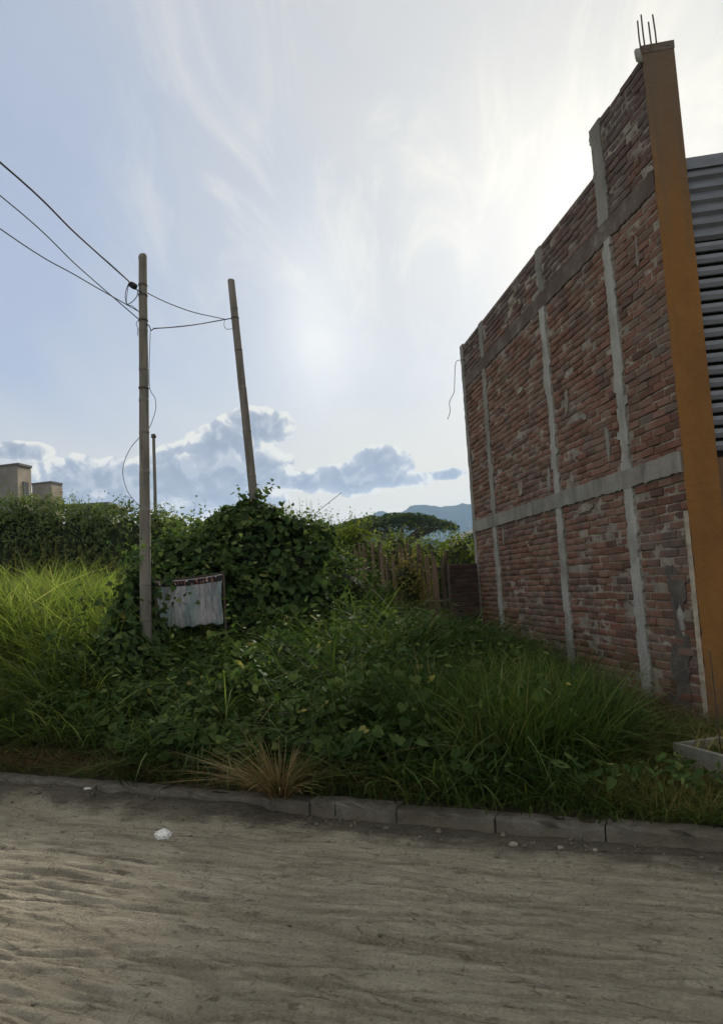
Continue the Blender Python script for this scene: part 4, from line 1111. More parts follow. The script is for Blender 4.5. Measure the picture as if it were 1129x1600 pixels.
# ------------------------------------------------------------------ wires
def sag(a, b, s, n=14):
    a, b = Vector(a), Vector(b); return [a.lerp(b, i / n) - Vector((0, 0, s * 4 * (i / n) * (1 - i / n))) for i in range(n + 1)]
def smooth_pts(ps, n=6):
    """Catmull-Rom through points"""
    ps = [Vector(p) for p in ps]; o = []
    for i in range(len(ps) - 1):
        p0, p1_, p2_, p3_ = ps[max(i - 1, 0)], ps[i], ps[i + 1], ps[min(i + 2, len(ps) - 1)]
        for k in range(n):
            t = k / n; o.append(.5 * ((2 * p1_) + (p2_ - p0) * t + (2 * p0 - 5 * p1_ + 4 * p2_ - p3_) * t * t + (-p0 + 3 * p1_ - 3 * p2_ + p3_) * t ** 3))
    return o + [ps[-1]]
def wire(label, pts, r=.006, mat='wire_black', name='wire'):
    c = Vector(pts[0]); t = MB(); t.tube([Vector(p) - c for p in pts], r, 6)
    o = t.build(name, MATS[mat], None, True); o.location = c
    return tag(o, label, 'wire', 'overhead wires')
def px_path(ps, Y): return smooth_pts([at(x, y, Y) for x, y in ps])
def run(p_end, p_mid, label, r, z_end):
    a = Vector(p_end); b = Vector(p_mid); e = Vector((fx_, fy_, z_end))
    # the mid point sets the height where the wire leaves the frame
    d = (e - a); k = (b - a).xy.length / d.xy.length
    wire(label, [*smooth_pts([a, a.lerp(b, .5) - Vector((0, 0, .015)), b, b.lerp(e, .5) - Vector((0, 0, .05)), e], 8)], r)
wa1 = at(207, 444, Y1 - .03)
run(wa1, at(0, 253, 6.05), 'thick upper wire running from the upright pole to the top left', .009, 5.35)
run(at(216, 498, Y1 - .05), at(0, 305, 6.1), 'middle wire running from the upright pole to the left', .0055, 5.15)
run(at(216, 486, Y1 - .05), at(0, 357, 6.2), 'lowest of the three wires running from the upright pole to the left', .0055, 4.95)
m = MB(); q = at(208, 446, Y1 - .05); m.tube([Vector((-.045, 0, .03)), Vector((-.03, 0, .022)), Vector((0, 0, 0)), Vector((.03, 0, -.022)), Vector((.04, 0, -.03))], [.012, .034, .038, .034, .010], 10); 
ins = m.build('insulator', MATS['wire_black'], None, True); ins.location = q; tag(ins, 'black knob insulator beside the top of the upright pole', 'insulator')
wire('short black tie from the insulator to the upright pole', px_path([(209, 447), (213, 452), (222, 457)], Y1 - .05), .007)
wire('upper slack wire from the upright pole to the leaning pole', smooth_pts([at(229, 457, 8.42), at(262, 473, 8.9), at(300, 487, 9.5), at(330, 494, 10.0), at(354, 499, 10.42)], 6), .0065)
wire('lower wire between the upright pole and the leaning pole', smooth_pts([at(240, 513, 8.48), at(270, 511, 8.9), at(305, 507, 9.4), at(340, 501, 10.1), at(362, 497, 10.42)], 6), .0075)
wire('small wire loop hanging left of the upright pole near the insulator', px_path([(201, 442), (196, 458), (197, 472), (200, 475), (208, 470), (214, 462), (215, 455)], Y1 - .05), .005)
wire('second wire loop beside the insulator on the upright pole', px_path([(202, 441), (199, 455), (198, 474), (207, 478), (217, 487)], Y1 - .06), .004)
wire('short wire tail hanging left of the upright pole', px_path([(217, 499), (213, 505), (215, 512), (215, 524)], Y1 - .04), .004, 'wire_grey')
wire('short tie at the right side of the upright pole', px_path([(226, 505), (233, 509), (236, 516), (240, 513)], Y1 - .02), .006)
wire('thin cable dropping down the right side of the upright pole', px_path([(235, 514), (234, 540), (233, 590), (235, 610), (242, 622), (243, 640), (237, 660), (232, 672), (231, 690)], Y1 + .03), .004, 'wire_grey')
wire('thin cable bowing out left of the upright pole', px_path([(218, 683), (204, 700), (194, 722), (192, 742), (198, 765), (208, 780), (218, 790)], Y1 - .03), .004, 'wire_grey')
wire('small loop of wire beside the leaning pole', px_path([(351, 500), (350, 508), (354, 514), (364, 513)], Y2 - .08), .004, 'wire_grey')
wire('thin straight wire slanting up from the twigs behind the mound', px_path([(488, 806), (510, 788), (533, 770)], 12.5), .005, 'wire_grey', 'wire_end')
wire('fine loose wire dangling from the far edge of the brick wall', [at(733, 562, 13.6)] + px_path([(722, 562), (712, 566), (710, 590), (709, 612), (702, 628), (703, 642), (699, 655)], 13.6), .006, 'wire_grey')

# ------------------------------------------------------------------ cloth sheet hung on two stakes
YT = 9.35
def mat_cloth(b):
    uvx = b.node('ShaderNodeSeparateXYZ'); b.l.new(b.obj, uvx.inputs[0])
    n = b.noise(b.mapping(b.obj, (7, 1, 1.2)), 2.0, 6, .65, .6); n2 = b.noise(b.obj, 3.0, 4)
    c = b.ramp(n, [(.32, (.13, .13, .15)), (.48, (.40, .385, .41)), (.68, (.62, .59, .61))])
    teal = b.m('MULTIPLY', b.mapr(uvx.outputs[2], .33, .47), b.mapr(n2, .42, .60))
    c = b.mix(b.m('MULTIPLY', teal, .8), c, (.17, .27, .27))
    b.l.new(c, b.p.inputs['Base Color']); b.p.inputs['Roughness'].default_value = .7
material('faded_cloth', mat_cloth)
def mat_trim(b):
    s = b.node('ShaderNodeSeparateXYZ'); b.l.new(b.obj, s.inputs[0])
    n = b.noise(b.mapping(b.obj, (38, 1, 10)), 1.0, 3, .6)
    c = b.mix(b.mapr(n, .56, .60), (.035, .03, .032), (.42, .17, .12))
    n2 = b.noise(b.mapping(b.obj, (30, 1, 16), loc=(3, 0, 1)), 1.0, 2, .5)
    c = b.mix(b.mapr(n2, .62, .65), c, (.55, .52, .5))
    b.l.new(c, b.p.inputs['Base Color'])
material('printed_trim', mat_trim)
c0 = at(243, 908, YT); c1 = at(347, 897, YT); cb_ = at(246, 975, YT)
tz = float(ground_z(c0.x, YT))
tarp = empty('cloth_sheet', (c0.x, YT, tz)); tag(tarp, 'creased pale grey cloth sheet with dark printed top edge hanging between stakes', 'sheet')
wd, zt0, zt1, zb = c1.x - c0.x, c0.z - tz, c1.z - tz, cb_.z - tz - .02
nx, nz = 90, 36
def cloth_y(u, v): return .011 * math.sin(u * 31 + 2.2 * math.sin(u * 6)) * (.35 + .9 * (1 - v)) + .007 * math.sin(u * 67 + 1.2 + v * 3) + .03 * math.sin(u * 8 + v * 4) * (1 - v)
def cloth_part(name, v0, v1, n2, mat, off):
    vs, fs = [], []
    for j in range(n2 + 1):
        v = v0 + (v1 - v0) * j / n2
        for i in range(nx + 1):
            u = i / nx
            top = zt0 + (zt1 - zt0) * u - .02 * math.sin(u * math.pi); bot = zb - .03 + .012 * math.sin(u * 9 + 1) + .01 * math.sin(u * 33)
            vs.append((u * wd + .02 * (1 - v) * math.sin(v * 5 + 1) + (.03 * (1 - v) if u < .5 else -.03 * (1 - v)) * abs(2 * u - 1), cloth_y(u, v) + off, bot + (top - bot) * v))
    for j in range(n2):
        for i in range(nx):
            a = j * (nx + 1) + i; fs.append((a, a + 1, a + nx + 2, a + nx + 1))
    o = MB().add(vs, fs).build(name, MATS[mat], tarp, True)
    sm = o.modifiers.new('thickness', 'SOLIDIFY'); sm.thickness = .003; return o
cloth_part('cloth', 0, 1, nz, 'faded_cloth', 0); cloth_part('printed_edge', .87, .985, 4, 'printed_trim', -.006)
simple('stake_wood', (.20, .145, .10), .9, .4, 5, .01, 30, stretch=(3, 3, .5))
simple('stake_dark', (.09, .068, .052), .9, .4, 5, .01, 30, stretch=(3, 3, .5))
for x in (-.01, wd + .01):
    m = MB(); m.tube([(x, .03, -.1), (x + .004, .03, .8), (x, .025, (zt0 if x < .1 else zt1) + .03)], [.018, .016, .014], 8); m.build('stake', MATS['stake_dark'], tarp, True)
m = MB(); m.tube([(-.03, .02, zt0 + .012), (wd * .5, .02, (zt0 + zt1) / 2 - .008), (wd + .03, .02, zt1 + .012)], .012, 7); m.build('top_rail', MATS['stake_dark'], tarp, True)

# ------------------------------------------------------------------ stake fence at the back
fa = Vector((-.22, 14.6)); fb = Vector((1.46, 13.55))
gz0 = float(ground_z(.6, 14))
fence = empty('stake_fence', (fa.x, fa.y, gz0), math.atan2(fb.y - fa.y, fb.x - fa.x)); tag(fence, 'rough fence of uneven split bamboo stakes at the back of the lot', 'fence')
FL = (fb - fa).length; x = .0; r = random.Random(12)
while x < FL:
    wdt = r.uniform(.045, .095); u = x / FL
    top = (2.40 - .26 * u) - gz0 + r.uniform(-.22, .10) - (.25 if .38 < u < .5 else 0)
    ln = r.uniform(-.05, .07); m = MB(); vs = []
    n = 5
    for i in range(n + 1):
        t = i / n; zz = -.1 + (top + .1) * t; ww = wdt * (1 - .12 * t) * (.6 if i == n and r.random() < .6 else 1); xx = ln * t + r.uniform(-.006, .006)
        vs += [(xx, -.012, zz), (xx + ww * .5, -.022, zz + r.uniform(-.02, .02) * (i == n)), (xx + ww, -.012, zz), (xx + ww, .01, zz), (xx, .01, zz)]
    k = 5; fs = [(i * k + q, i * k + (q + 1) % k, (i + 1) * k + (q + 1) % k, (i + 1) * k + q) for i in range(n) for q in range(k)] + [tuple(reversed(range(k))), tuple(range(n * k, n * k + k))]
    m.add(vs, fs); o = m.build('stake', MATS['stake_wood' if r.random() < .7 else 'stake_dark'], fence); o.location = (x, r.uniform(-.015, .015), 0)
    x += wdt + r.uniform(.004, .035)
for zz in (.75, 1.35):
    m = MB(); m.tube([(-.05, .035, zz + .03), (FL * .5, .04, zz), (FL + .05, .035, zz - .02)], .025, 8); m.build('rail', MATS['stake_dark'], fence, True)
for (px, ptop, rad, bend) in ((645, 846, .035, .0), (662, 850, .045, .01), (697, 860, .05, .10)):
    u = max(0, min(1, (px - 552) / 146)); m = MB(); top = at(px, ptop, 14.6 - 1.05 * u).z - gz0
    m.tube([(0, -.06, -.15), (-.01, -.06, top * .5), (-.02, -.06, top * .8), (bend - .02, -.06, top)], [rad * 1.1, rad, rad * .95, rad * .7], 9); o = m.build('post', MATS['stake_dark'], fence, True); o.location = (FL * u, 0, 0)
# dry bush before the fence
c = at(636, 905, 13.2)
leafy('dry_shrub', 'pale dry leaved shrub standing before the stake fence', 'shrub', [(c.x, 13.2, c.z, .26, .2, .30), (c.x + .06, 13.2, c.z - .4, .2, .2, .35)], 900, (.05, .09), 'dry_weed', 'oval', sprigs=40, cull=False)

# ------------------------------------------------------------------ low dark brick wall joining the building
lw0 = Vector((1.50, 13.42)); lw1 = Vector((2.14, 13.72))
lz = float(ground_z(1.8, 13.5))
low = empty('low_brick_wall', (lw0.x, lw0.y, lz), math.atan2(lw1.y - lw0.y, lw1.x - lw0.x)); tag(low, 'low dark weathered brick wall between stake fence and building', 'wall')
simple('dark_mortar', (.15, .13, .115), .95, .3, 8, .01, 50)
def mat_dbrick(b):
    oi = b.node('ShaderNodeObjectInfo').outputs['Random']; n = b.noise(b.pos, 12, 5, .65)
    c = b.ramp(oi, [(0, (.06, .042, .042)), (.5, (.10, .062, .056)), (1, (.15, .085, .07))])
    c = b.mix(b.mapr(n, .5, .7, 0, .6), c, (.075, .068, .066)); b.l.new(c, b.p.inputs['Base Color']); bump(b, b.noise(b.pos, 60, 5), .01)
material('dark_brick', mat_dbrick)
LWL = (lw1 - lw0).length; htop = at(722, 880, 13.55).z - lz
m = MB(); m.box(0, LWL, .015, .13, -.1, htop - .01); m.build('mortar_core', MATS['dark_mortar'], low)
dk = []
for q, ln in enumerate((.10, .16, .22)):
    mm = MB(); mm.add([(a, -b * 1.0, c) for a, b, c in brick_verts(ln, random.Random(50 + q))], [tuple(reversed(f)) for f in BF]); me = mm.mesh('brick'); me.materials.append(MATS['dark_brick']); dk.append((ln, me))
z = -.05; ci = 0
while z + BH < htop + .02:
    x = 0.0
    while x < LWL - .05:
        ln, me = dk[2] if not (x == 0 and ci % 2) else dk[0]
        if x + ln > LWL: ln, me = dk[1] if x + .16 <= LWL else dk[0]
        o = link('brick', me, None, low); o.location = (x, random.gauss(0, .004), z); o.rotation_euler = (0, random.gauss(0, .01), 0)
        x += ln + .012
    z += BH + .014; ci += 1

# ------------------------------------------------------------------ planter trough at the right edge
gzp = float(ground_z(2.2, 5.3))
pA = gnd(1050, 1160, gzp + .20); pB = gnd(1129, 1181, gzp + .20); pdv = (pB - pA); pdv.z = 0; pdv.normalize()
trough = empty('planter_trough', (pA.x, pA.y, gzp), math.atan2(pdv.y, pdv.x)); tag(trough, 'shallow rectangular concrete planter trough at the foot of the orange pillar', 'planter')
simple('trough_concrete', (.26, .25, .225), .9, .3, 7, .012, 45)
PL, PW, PH, TH = .95, .40, .20, .03
for nm, bx in (('front_panel', (0, PL, 0, TH, -.06, PH)), ('back_panel', (0, PL, PW - TH, PW, -.06, PH)), ('end_panel', (.0005, TH, TH + .0005, PW - TH - .0005, -.06, PH - .003)), ('end_panel', (PL - TH, PL - .0005, TH + .0005, PW - TH - .0005, -.06, PH - .003))):
    m = MB(); m.box(*bx); o = m.build(nm, MATS['trough_concrete'], trough); bv = o.modifiers.new('bevel', 'BEVEL'); bv.width = .005; bv.segments = 2
xs = np.linspace(TH + .001, PL - TH - .001, 40); ys = np.linspace(TH + .001, PW - TH - .001, 18)
me = grid_mesh('soil_fill', xs, ys, lambda X, Y: .12 + .035 * fbm(X * 12, Y * 12, 3, 4)); link('soil_fill', me, MATS['soil'], trough)
N = 60; azm = rng.uniform(0, 6.28, N)
p = np.stack([rng.uniform(.06, .45, N), rng.uniform(.08, PW - .08, N), np.full(N, .12)], 1)
o = stuff('dry_plant', [blades(p, rng.uniform(.10, .30, N), rng.uniform(.007, .014, N), azm, rng.uniform(.1, .8, N), rng.uniform(0, .8, N), 5, rng.random(N))], 'dry_weed', 'pale half dry grassy plant growing in the planter trough', 'plant', kind=None)
o.location = trough.location; o.rotation_euler = trough.rotation_euler
rd0 = gnd(1104, 1168, gzp + .15); m = MB(); m.tube([(0, 0, -.06), (.006, .015, .35), (.015, .05, .72)], [.0055, .005, .005], 8)
o = m.build('thin_rod', MATS['stake_dark'], None, True); o.location = (pA.x + pdv.x * .33 - pdv.y * .12, pA.y + pdv.y * .33 + pdv.x * .12, gzp + .13); tag(o, 'thin dark rod standing in the planter beside the pillar', 'rod')
for i, (dx, dy, rz, lb) in enumerate(((.62, .16, .1, 'pale loose board lying across the planter trough'), (.68, .30, -.12, 'narrow loose board at the back rim of the planter'))):
    m = MB(); m.box(-.24, .24, -.035 + .015 * i, .035, 0, .014); o = m.build('loose_board', MATS['trough_concrete']); o.location = (pA.x + pdv.x * dx - pdv.y * dy, pA.y + pdv.y * dx + pdv.x * dy, gzp + .160 + .045 * i); o.rotation_euler = (0, .0, math.atan2(pdv.y, pdv.x) + rz); tag(o, lb, 'board')

# ------------------------------------------------------------------ litter, pebbles
simple('white_plastic', (.72, .72, .70), .45, .12, 9, .004, 30, spec=.4)
simple('stone', (.17, .15, .12), .9, .35, 14, .01, 60)
simple('stone_pale', (.30, .27, .22), .9, .25, 14, .01, 60)
def lump(name, px, py, sx, sy, sz_, seed, mat, label, cat, spike=.28, group=None, sub=3):
    g = gnd(px, py, .02); z = road_at(g.x, g.y)
    import bmesh
    bm = bmesh.new(); bmesh.ops.create_icosphere(bm, subdivisions=sub, radius=1.0); r = random.Random(seed); ph = [r.uniform(0, 6.28) for _ in range(6)]
    for v in bm.verts:
        c = v.co; k = 1 + spike * (math.sin(4 * c.x + ph[0]) * math.sin(5 * c.y + ph[1]) + .6 * math.sin(9 * c.z + ph[2] + 5 * c.x) * math.sin(8 * c.y + ph[3])) + r.uniform(-.05, .05)
        v.co = Vector((c.x * sx * k, c.y * sy * k, max(c.z * sz_ * k, -sz_ * .5)))
    me = bpy.data.meshes.new(name); bm.to_mesh(me); bm.free()
    o = link(name, me, MATS[mat]); o.location = (g.x, g.y, z + sz_ * .42); o.rotation_euler = (0, 0, r.uniform(0, 6)); tag(o, label, cat, group); return o
lump('crumpled_bag', 255, 1307, .052, .040, .036, 4, 'white_plastic', 'crumpled white plastic bag lying on the dirt road', 'litter', .34)
for i, (px, py, lb) in enumerate(((138, 1251, 'leftmost white paper scrap in the dark soil by the kerb'), (166, 1247, 'middle white paper scrap in the dark soil by the kerb'), (182, 1252, 'rightmost white paper scrap in the dark soil by the kerb'))):
    lump('paper_scrap', px, py, .035, .016, .010, 20 + i, 'white_plastic', lb, 'litter', .4, 'white scraps by the kerb', 2)
for i, (px, py, s, lb) in enumerate(((497, 1300, .014, 'small dark pebble on the road below the kerb middle'), (802, 1326, .028, 'pale stone at the kerb foot right of the block joints'), (876, 1333, .022, 'second pale stone at the kerb foot'),
        (930, 1336, .018, 'third pale stone at the kerb foot'), (311, 1575, .013, 'lone pebble near the bottom of the road'), (604, 1303, .024, 'stone at the kerb foot below the block joints'), (690, 1318, .016, 'small stone in the dark debris below the kerb'))):
    lump('stone', px, py, s, s * .8, s * .6, 40 + i, 'stone_pale' if 'pale' in lb else 'stone', lb, 'stone', .18, 'loose stones on the road', 2)
# gravel along the kerb foot
N = 1500; a = rng.uniform(-5, 4, N); d = -np.abs(rng.normal(0, .13, N)) - .005; sizes = rng.gamma(1.6, .0026, N) + .002
oct_v = np.array([(1, 0, 0), (0, 1, 0), (-1, 0, 0), (0, -1, 0), (0, 0, .7), (0, 0, -.7)]); oct_f = np.array([(0, 1, 4), (1, 2, 4), (2, 3, 4), (3, 0, 4), (1, 0, 5), (2, 1, 5), (3, 2, 5), (0, 3, 5)])
jit = 1 + rng.normal(0, .22, (N, 6, 1)); ro = rng.uniform(0, 6.28, N); cs, sn = np.cos(ro), np.sin(ro)
pv = oct_v[None] * jit * sizes[:, None, None]; pv = np.stack([pv[..., 0] * cs[:, None] - pv[..., 1] * sn[:, None], pv[..., 0] * sn[:, None] + pv[..., 1] * cs[:, None], pv[..., 2]], 2)
pv += np.stack([a, d, road_z(a, d) + sizes * .3], 1)[:, None]
o = link('gravel', fast_mesh('gravel', pv.reshape(-1, 3), (oct_f[None] + (np.arange(N) * 6)[:, None, None]).reshape(-1, 3)), MATS['stone']); o.location = road.location; o.rotation_euler = road.rotation_euler
tag(o, 'fine grey gravel and crumbs along the kerb foot', 'gravel', kind='stuff')

# small stones trodden into the road
N = 900; a = rng.uniform(-4.5, 3.5, N); d = -rng.uniform(.1, 4.3, N); sizes = rng.gamma(1.5, .0018, N) + .0022
jit = 1 + rng.normal(0, .22, (N, 6, 1)); pv = oct_v[None] * jit * sizes[:, None, None]
pv += np.stack([a, d, road_z(a, d) + sizes * .2], 1)[:, None]
o = link('road_grit', fast_mesh('road_grit', pv.reshape(-1, 3), (oct_f[None] + (np.arange(N) * 6)[:, None, None]).reshape(-1, 3)), MATS['stone']); o.location = road.location; o.rotation_euler = road.rotation_euler
tag(o, 'tiny stones scattered over the dirt road', 'grit', kind='stuff')

# ------------------------------------------------------------------ far houses at the left
simple('house_grey', (.26, .24, .225), .9, .2, 1.2, .01, 12)
simple('house_beige', (.40, .335, .27), .9, .2, 1.2, .01, 12)
simple('house_trim', (.14, .13, .125), .8, .2)
simple('window_dark', (.03, .032, .036), .3, .2, spec=.5)
simple('roof_pale', (.62, .61, .58), .7, .15, 1)
def house(px_corner, px_left, px_right, ptop, Y, zfoot, label, win=True):
    """box house seen on its corner: corner pixel column, its left and right ends and top row"""
    c = at(px_corner, ptop, Y); l = at(px_left, ptop, Y + (px_corner - px_left) / F * Y * .35); r_ = at(px_right, ptop, Y + 1.0 * (px_right - px_corner) / F * Y * 1.6)
    t = empty('house', (c.x, c.y, zfoot)); tag(t, label, 'house', 'flat roofed houses beyond the hedge')
    H = c.z - zfoot; A_ = Vector((l.x - c.x, l.y - c.y)); B_ = Vector((r_.x - c.x, r_.y - c.y))
    poly = [(0, 0), (B_.x, B_.y), (A_.x + B_.x, A_.y + B_.y), (A_.x, A_.y)]
    m = MB(); m.prism(poly, 0, H); w_ = m.build('wall', MATS['house_grey'], t)
    # right-hand face carries a paler render
    n = Vector((B_.y, -B_.x)).normalized() * .02
    m = MB(); m.prism([(n.x * .15, n.y * .15), (n.x, n.y), (B_.x + n.x, B_.y + n.y), (B_.x + n.x * .15, B_.y + n.y * .15)], .0, H - .08); m.build('rendered_face', MATS['house_beige'], t)
    e = .10; ctr = (A_ + B_) / 2; cap = [(ctr.x + (x - ctr.x) * 1.04, ctr.y + (y - ctr.y) * 1.04) for x, y in poly]
    m = MB(); m.prism(cap, H + .002, H + .12); m.build('roof_slab', MATS['house_trim'], t)
    if win:
        for (u0, u1, z0, z1) in ((.35, .75, H - 1.55, H - .75),):
            q0 = B_ * u0 + n * 1.1; q1 = B_ * u1 + n * 1.1; nn = n.normalized() * .03
            m = MB(); m.prism([(q0.x, q0.y), (q0.x + nn.x, q0.y + nn.y), (q1.x + nn.x, q1.y + nn.y), (q1.x, q1.y)], z0, z1); wo = m.build('window', MATS['window_dark'], t)
            m = MB(); m.prism([(q0.x + nn.x, q0.y + nn.y), (q0.x + 1.6 * nn.x, q0.y + 1.6 * nn.y), (q1.x + 1.6 * nn.x, q1.y + 1.6 * nn.y), (q1.x + nn.x, q1.y + nn.y)], z0 - .1, z0 - .02); m.build('sill', MATS['house_trim'], wo)
    return t
house(27, -70, 48, 727, 36, .6, 'tall grey flat roofed house tower at the left edge behind the hedge')
house(80, 50, 97, 755, 40, .6, 'smaller grey house tower right of the tall one behind the hedge', False)
# long low house whose roof edge shows right of the towers
c = at(104, 789, 44); e_ = at(166, 788, 44)
t = empty('house', (c.x, 44, .6)); tag(t, 'low long house with thin roof edge just above the hedge', 'house', 'flat roofed houses beyond the hedge')
H = c.z - .6; m = MB(); m.box(0, e_.x - c.x, 0, 4, 0, H - .15); m.build('wall', MATS['house_grey'], t)
m = MB(); m.box(-.25, e_.x - c.x + .25, -.3, 4.3, H - .148, H); m.build('roof_slab', MATS['house_trim'], t)
# white roofed far house beside the brick building
c = at(712, 836, 70); e_ = at(742, 822, 70)
t = empty('house', (c.x, 70, .6)); tag(t, 'far pale roofed house just left of the brick wall edge', 'house')
Wd = e_.x - c.x + 2.5; H = c.z - .6
m = MB(); m.box(0, Wd, 0, 6, 0, H - .4); m.build('wall', MATS['house_beige'], t)
m = MB(); m.plate([(-.3, H - .4), (Wd + .3, H - .4), (Wd + .3, H - .1), (Wd * .55, e_.z - .6), (-.3, H - .1)], -.3, 6.3); m.build('roof', MATS['roof_pale'], t)

# ------------------------------------------------------------------ far umbrella tree
YR = 95.0
tc = at(608, 820, YR); tr = empty('umbrella_tree', (tc.x, YR, 1.0)); tag(tr, 'wide flat crowned umbrella tree on the skyline behind the fence', 'tree')
H0 = tc.z - 1.0; RW = 108 / F * YR; rise = 14 / F * YR
m = MB(); m.tube([(1.2, 0, -.3), (1.1, 0, H0 * .35), (1.3, .1, H0 * .62)], [.55, .42, .34], 10); m.build('trunk', MATS['bark'], tr, True)
r = random.Random(8)
for i in range(13):
    an = 2 * math.pi * i / 13 + r.uniform(-.2, .2); q = r.uniform(.45, .92); ex, ey = math.cos(an) * RW * q, math.sin(an) * RW * q * .8
    m = MB(); m.tube(smooth_pts([Vector((1.3, .1, H0 * .58)), Vector((1.3 + ex * .3, ey * .3, H0 * .78)), Vector((1.2 + ex * .7, ey * .7, H0 * .92)), Vector((ex, ey, H0 * .99))], 4), [.24 - .016 * k for k in range(13)], 7); m.build('limb', MATS['bark'], tr, True)
n = 16000; q = np.sqrt(rng.random(n)); an = rng.uniform(0, 6.28, n); X = q * np.cos(an); Yy = q * np.sin(an)
cl = fbm(X * 4 + 9, Yy * 4 + 4, 3, 55)
keep = cl > .40; X, Yy, q, cl = X[keep], Yy[keep], q[keep], cl[keep]; n = len(X)
dome = H0 + rise * (1 - q ** 2.4) * 1.5 - rise * .55 + (cl - .5) * 1.6
Z = dome - np.abs(rng.normal(0, .45, n))
P_ = np.stack([X * RW * (1 + .06 * np.sin(an[keep] * 7)), Yy * RW * .8, Z], 1)
stuff('crown', [leaves(P_, np.stack([rng.normal(0, .6, n), rng.normal(0, .6, n), np.ones(n)], 1), rng.uniform(.22, .5, n), rng.random(n) * .9, 'oval')], 'tree_leaf', parent=tr)
# trees of the middle distance filling the skyline under it
rt = random.Random(21)
lab = ['dark leafy tree far left of the umbrella tree', 'rounded tree under the left rim of the umbrella tree', 'low tree under the middle of the umbrella tree', 'low tree under the right rim of the umbrella tree', 'small tree just left of the pale roofed house', 'distant leafy tree hidden mostly by the brick wall']
for i, (px, py, Y, rpx) in enumerate([(515, 822, 75, 34), (560, 838, 62, 34), (612, 852, 66, 32), (660, 852, 64, 30), (700, 848, 60, 26), (735, 840, 58, 24)]):
    c = at(px, py, Y); t = empty('broadleaf_tree', (c.x, Y, .9)); tag(t, lab[i], 'tree', 'trees on the skyline')
    RX = rpx / F * Y; top = c.z - .9
    m = MB(); m.tube([(0, 0, -.2), (.1, 0, top * .4), (0, .1, top * .8)], [.22, .17, .08], 8); m.build('trunk', MATS['bark'], t, True)
    for k in range(3):
        m = MB(); m.tube([(.05, 0, top * (.35 + .12 * k)), (RX * .5 * math.cos(k * 2.1), RX * .5 * math.sin(k * 2.1), top * (.6 + .08 * k))], [.09, .03], 6); m.build('limb', MATS['bark'], t, True)
    ells = [(RX * rt.uniform(-.6, .6), rt.uniform(-.6, .6) * RX * .7, top - rt.uniform(.6, 1.8), RX * rt.uniform(.35, .6), RX * .5, rt.uniform(.6, 1.0)) for _ in range(7)] + [(0, 0, top * .45, RX * .9, RX * .7, top * .42)]
    E_ = np.array(ells); n = 2600; idx = rng.integers(0, len(E_), n); d = rng.normal(0, 1, (n, 3)); d /= np.linalg.norm(d, axis=1, keepdims=True)
    P_ = E_[idx, :3] + d * E_[idx, 3:] * (1 - .5 * rng.random(n)[:, None] ** 2)
    nr = d + rng.normal(0, .4, (n, 3)); nr[:, 2] += .4
    stuff('crown', [leaves(P_, nr, rng.uniform(.22, .42, n), rng.random(n), 'oval')], 'tree_leaf' if i % 2 else 'bush_leaf', parent=t)

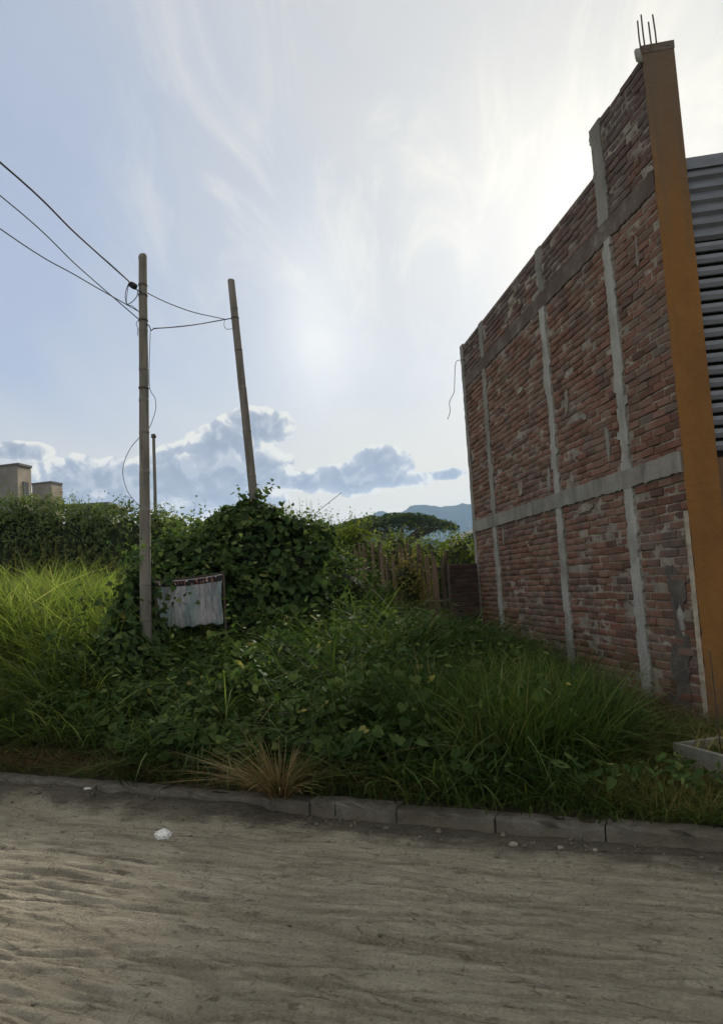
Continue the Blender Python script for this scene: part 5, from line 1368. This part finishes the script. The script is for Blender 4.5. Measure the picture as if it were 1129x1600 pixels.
# ------------------------------------------------------------------ hills and mountains
def mat_hill(b):
    n = b.noise(b.pos, .02, 8, .65); n2 = b.noise(b.pos, .15, 5, .7)
    c = b.ramp(n, [(.3, (.022, .038, .018)), (.6, (.045, .065, .026)), (.8, (.075, .085, .04))])
    c = b.mix(.5, c, b.ramp(n2, [(.35, (.5, .5, .5)), (.65, (1.3, 1.3, 1.3))]), 'MULTIPLY')
    b.l.new(c, b.p.inputs['Base Color']); b.p.inputs['Roughness'].default_value = 1; b.p.inputs['Specular IOR Level'].default_value = 0
    bump(b, n2, 4.0)
material('hillside', mat_hill)
def ridge(name, label, r0, r1, crest, prof, seed, na=420, nr=26):
    """a strip of hill country: prof(az degrees) gives the skyline elevation in degrees at radius crest"""
    azs = np.radians(np.linspace(-75, 75, na)); rs = np.linspace(r0, r1, nr)
    AZ, RR = np.meshgrid(azs, rs)
    topz = np.tan(np.radians(prof(np.degrees(AZ)))) * crest
    sh = np.where(RR < crest, sstep(r0, crest, RR), sstep(r1, crest, RR))
    Z = topz * sh * (1 + .28 * (fbm(AZ * 40, RR / crest * 9, 4, seed) - .5) * sstep(.05, .5, sh)) - 2.0
    Z = Z + topz * .05 * (fbm(AZ * 260, RR / crest * 30, 3, seed + 3) - .5)
    V = np.stack([(np.sin(AZ) * RR).ravel(), (np.cos(AZ) * RR).ravel(), Z.ravel()], 1)
    i = (np.arange(na - 1)[None, :] + na * np.arange(nr - 1)[:, None]).ravel()
    o = link(name, fast_mesh(name, V, np.stack([i, i + na, i + na + 1, i + 1], 1), smooth=True), MATS['hillside']); tag(o, label, kind='structure'); return o
def aZ(px, py): return angle_of(px, py)
def prof_from(pts, rest, seed):
    xs = np.array([p[0] for p in pts]); ys = np.array([p[1] for p in pts])
    def f(a): return np.interp(a, xs, ys, left=rest, right=rest) + .22 * (fbm(a * .6 + 50, a * 0 + seed, 3, seed) - .5)
    return f
mt = [(-75, 2.2), (-30, 1.6)] + [aZ(*p) for p in ((300, 850), (480, 836), (560, 824), (615, 808), (645, 799), (690, 793), (725, 795), (760, 800), (850, 812))] + [(30, 5.0), (75, 3.0)]
ridge('mountains', 'hazy blue mountain range behind the brick wall edge', 2400, 4200, 3200, prof_from([(a, e + .55) for a, e in mt], 3.0, 2), 5)
hl = [(-75, 1.2), (-30, 1.3)] + [aZ(*p) for p in ((380, 850), (470, 832), (520, 818), (570, 815), (620, 822), (680, 838), (720, 846))] + [(30, 2.0), (75, 1.5)]
ridge('hill', 'dark wooded hill low on the skyline', 420, 900, 640, prof_from(hl, 1.4, 9), 15)

# ------------------------------------------------------------------ air
hz = MB(); hz.box(-6600, 6600, -6600, 6600, -4, 420)
hm = bpy.data.materials.new('air'); hm.use_nodes = True; nb = NB(hm.node_tree); nb.n.clear()
ho = nb.node('ShaderNodeOutputMaterial'); hv = nb.node('ShaderNodeVolumePrincipled')
hv.inputs['Color'].default_value = (.45, .66, 1.0, 1); hv.inputs['Density'].default_value = 0.00012; hv.inputs['Anisotropy'].default_value = .3
nb.l.new(hv.outputs[0], ho.inputs['Volume']); hm.cycles.homogeneous_volume = True; hv.inputs['Density Attribute'].default_value = ''
haze = hz.build('haze', hm); tag(haze, 'thin bluish haze in the air', kind='stuff')
haze.display_type = 'WIRE'
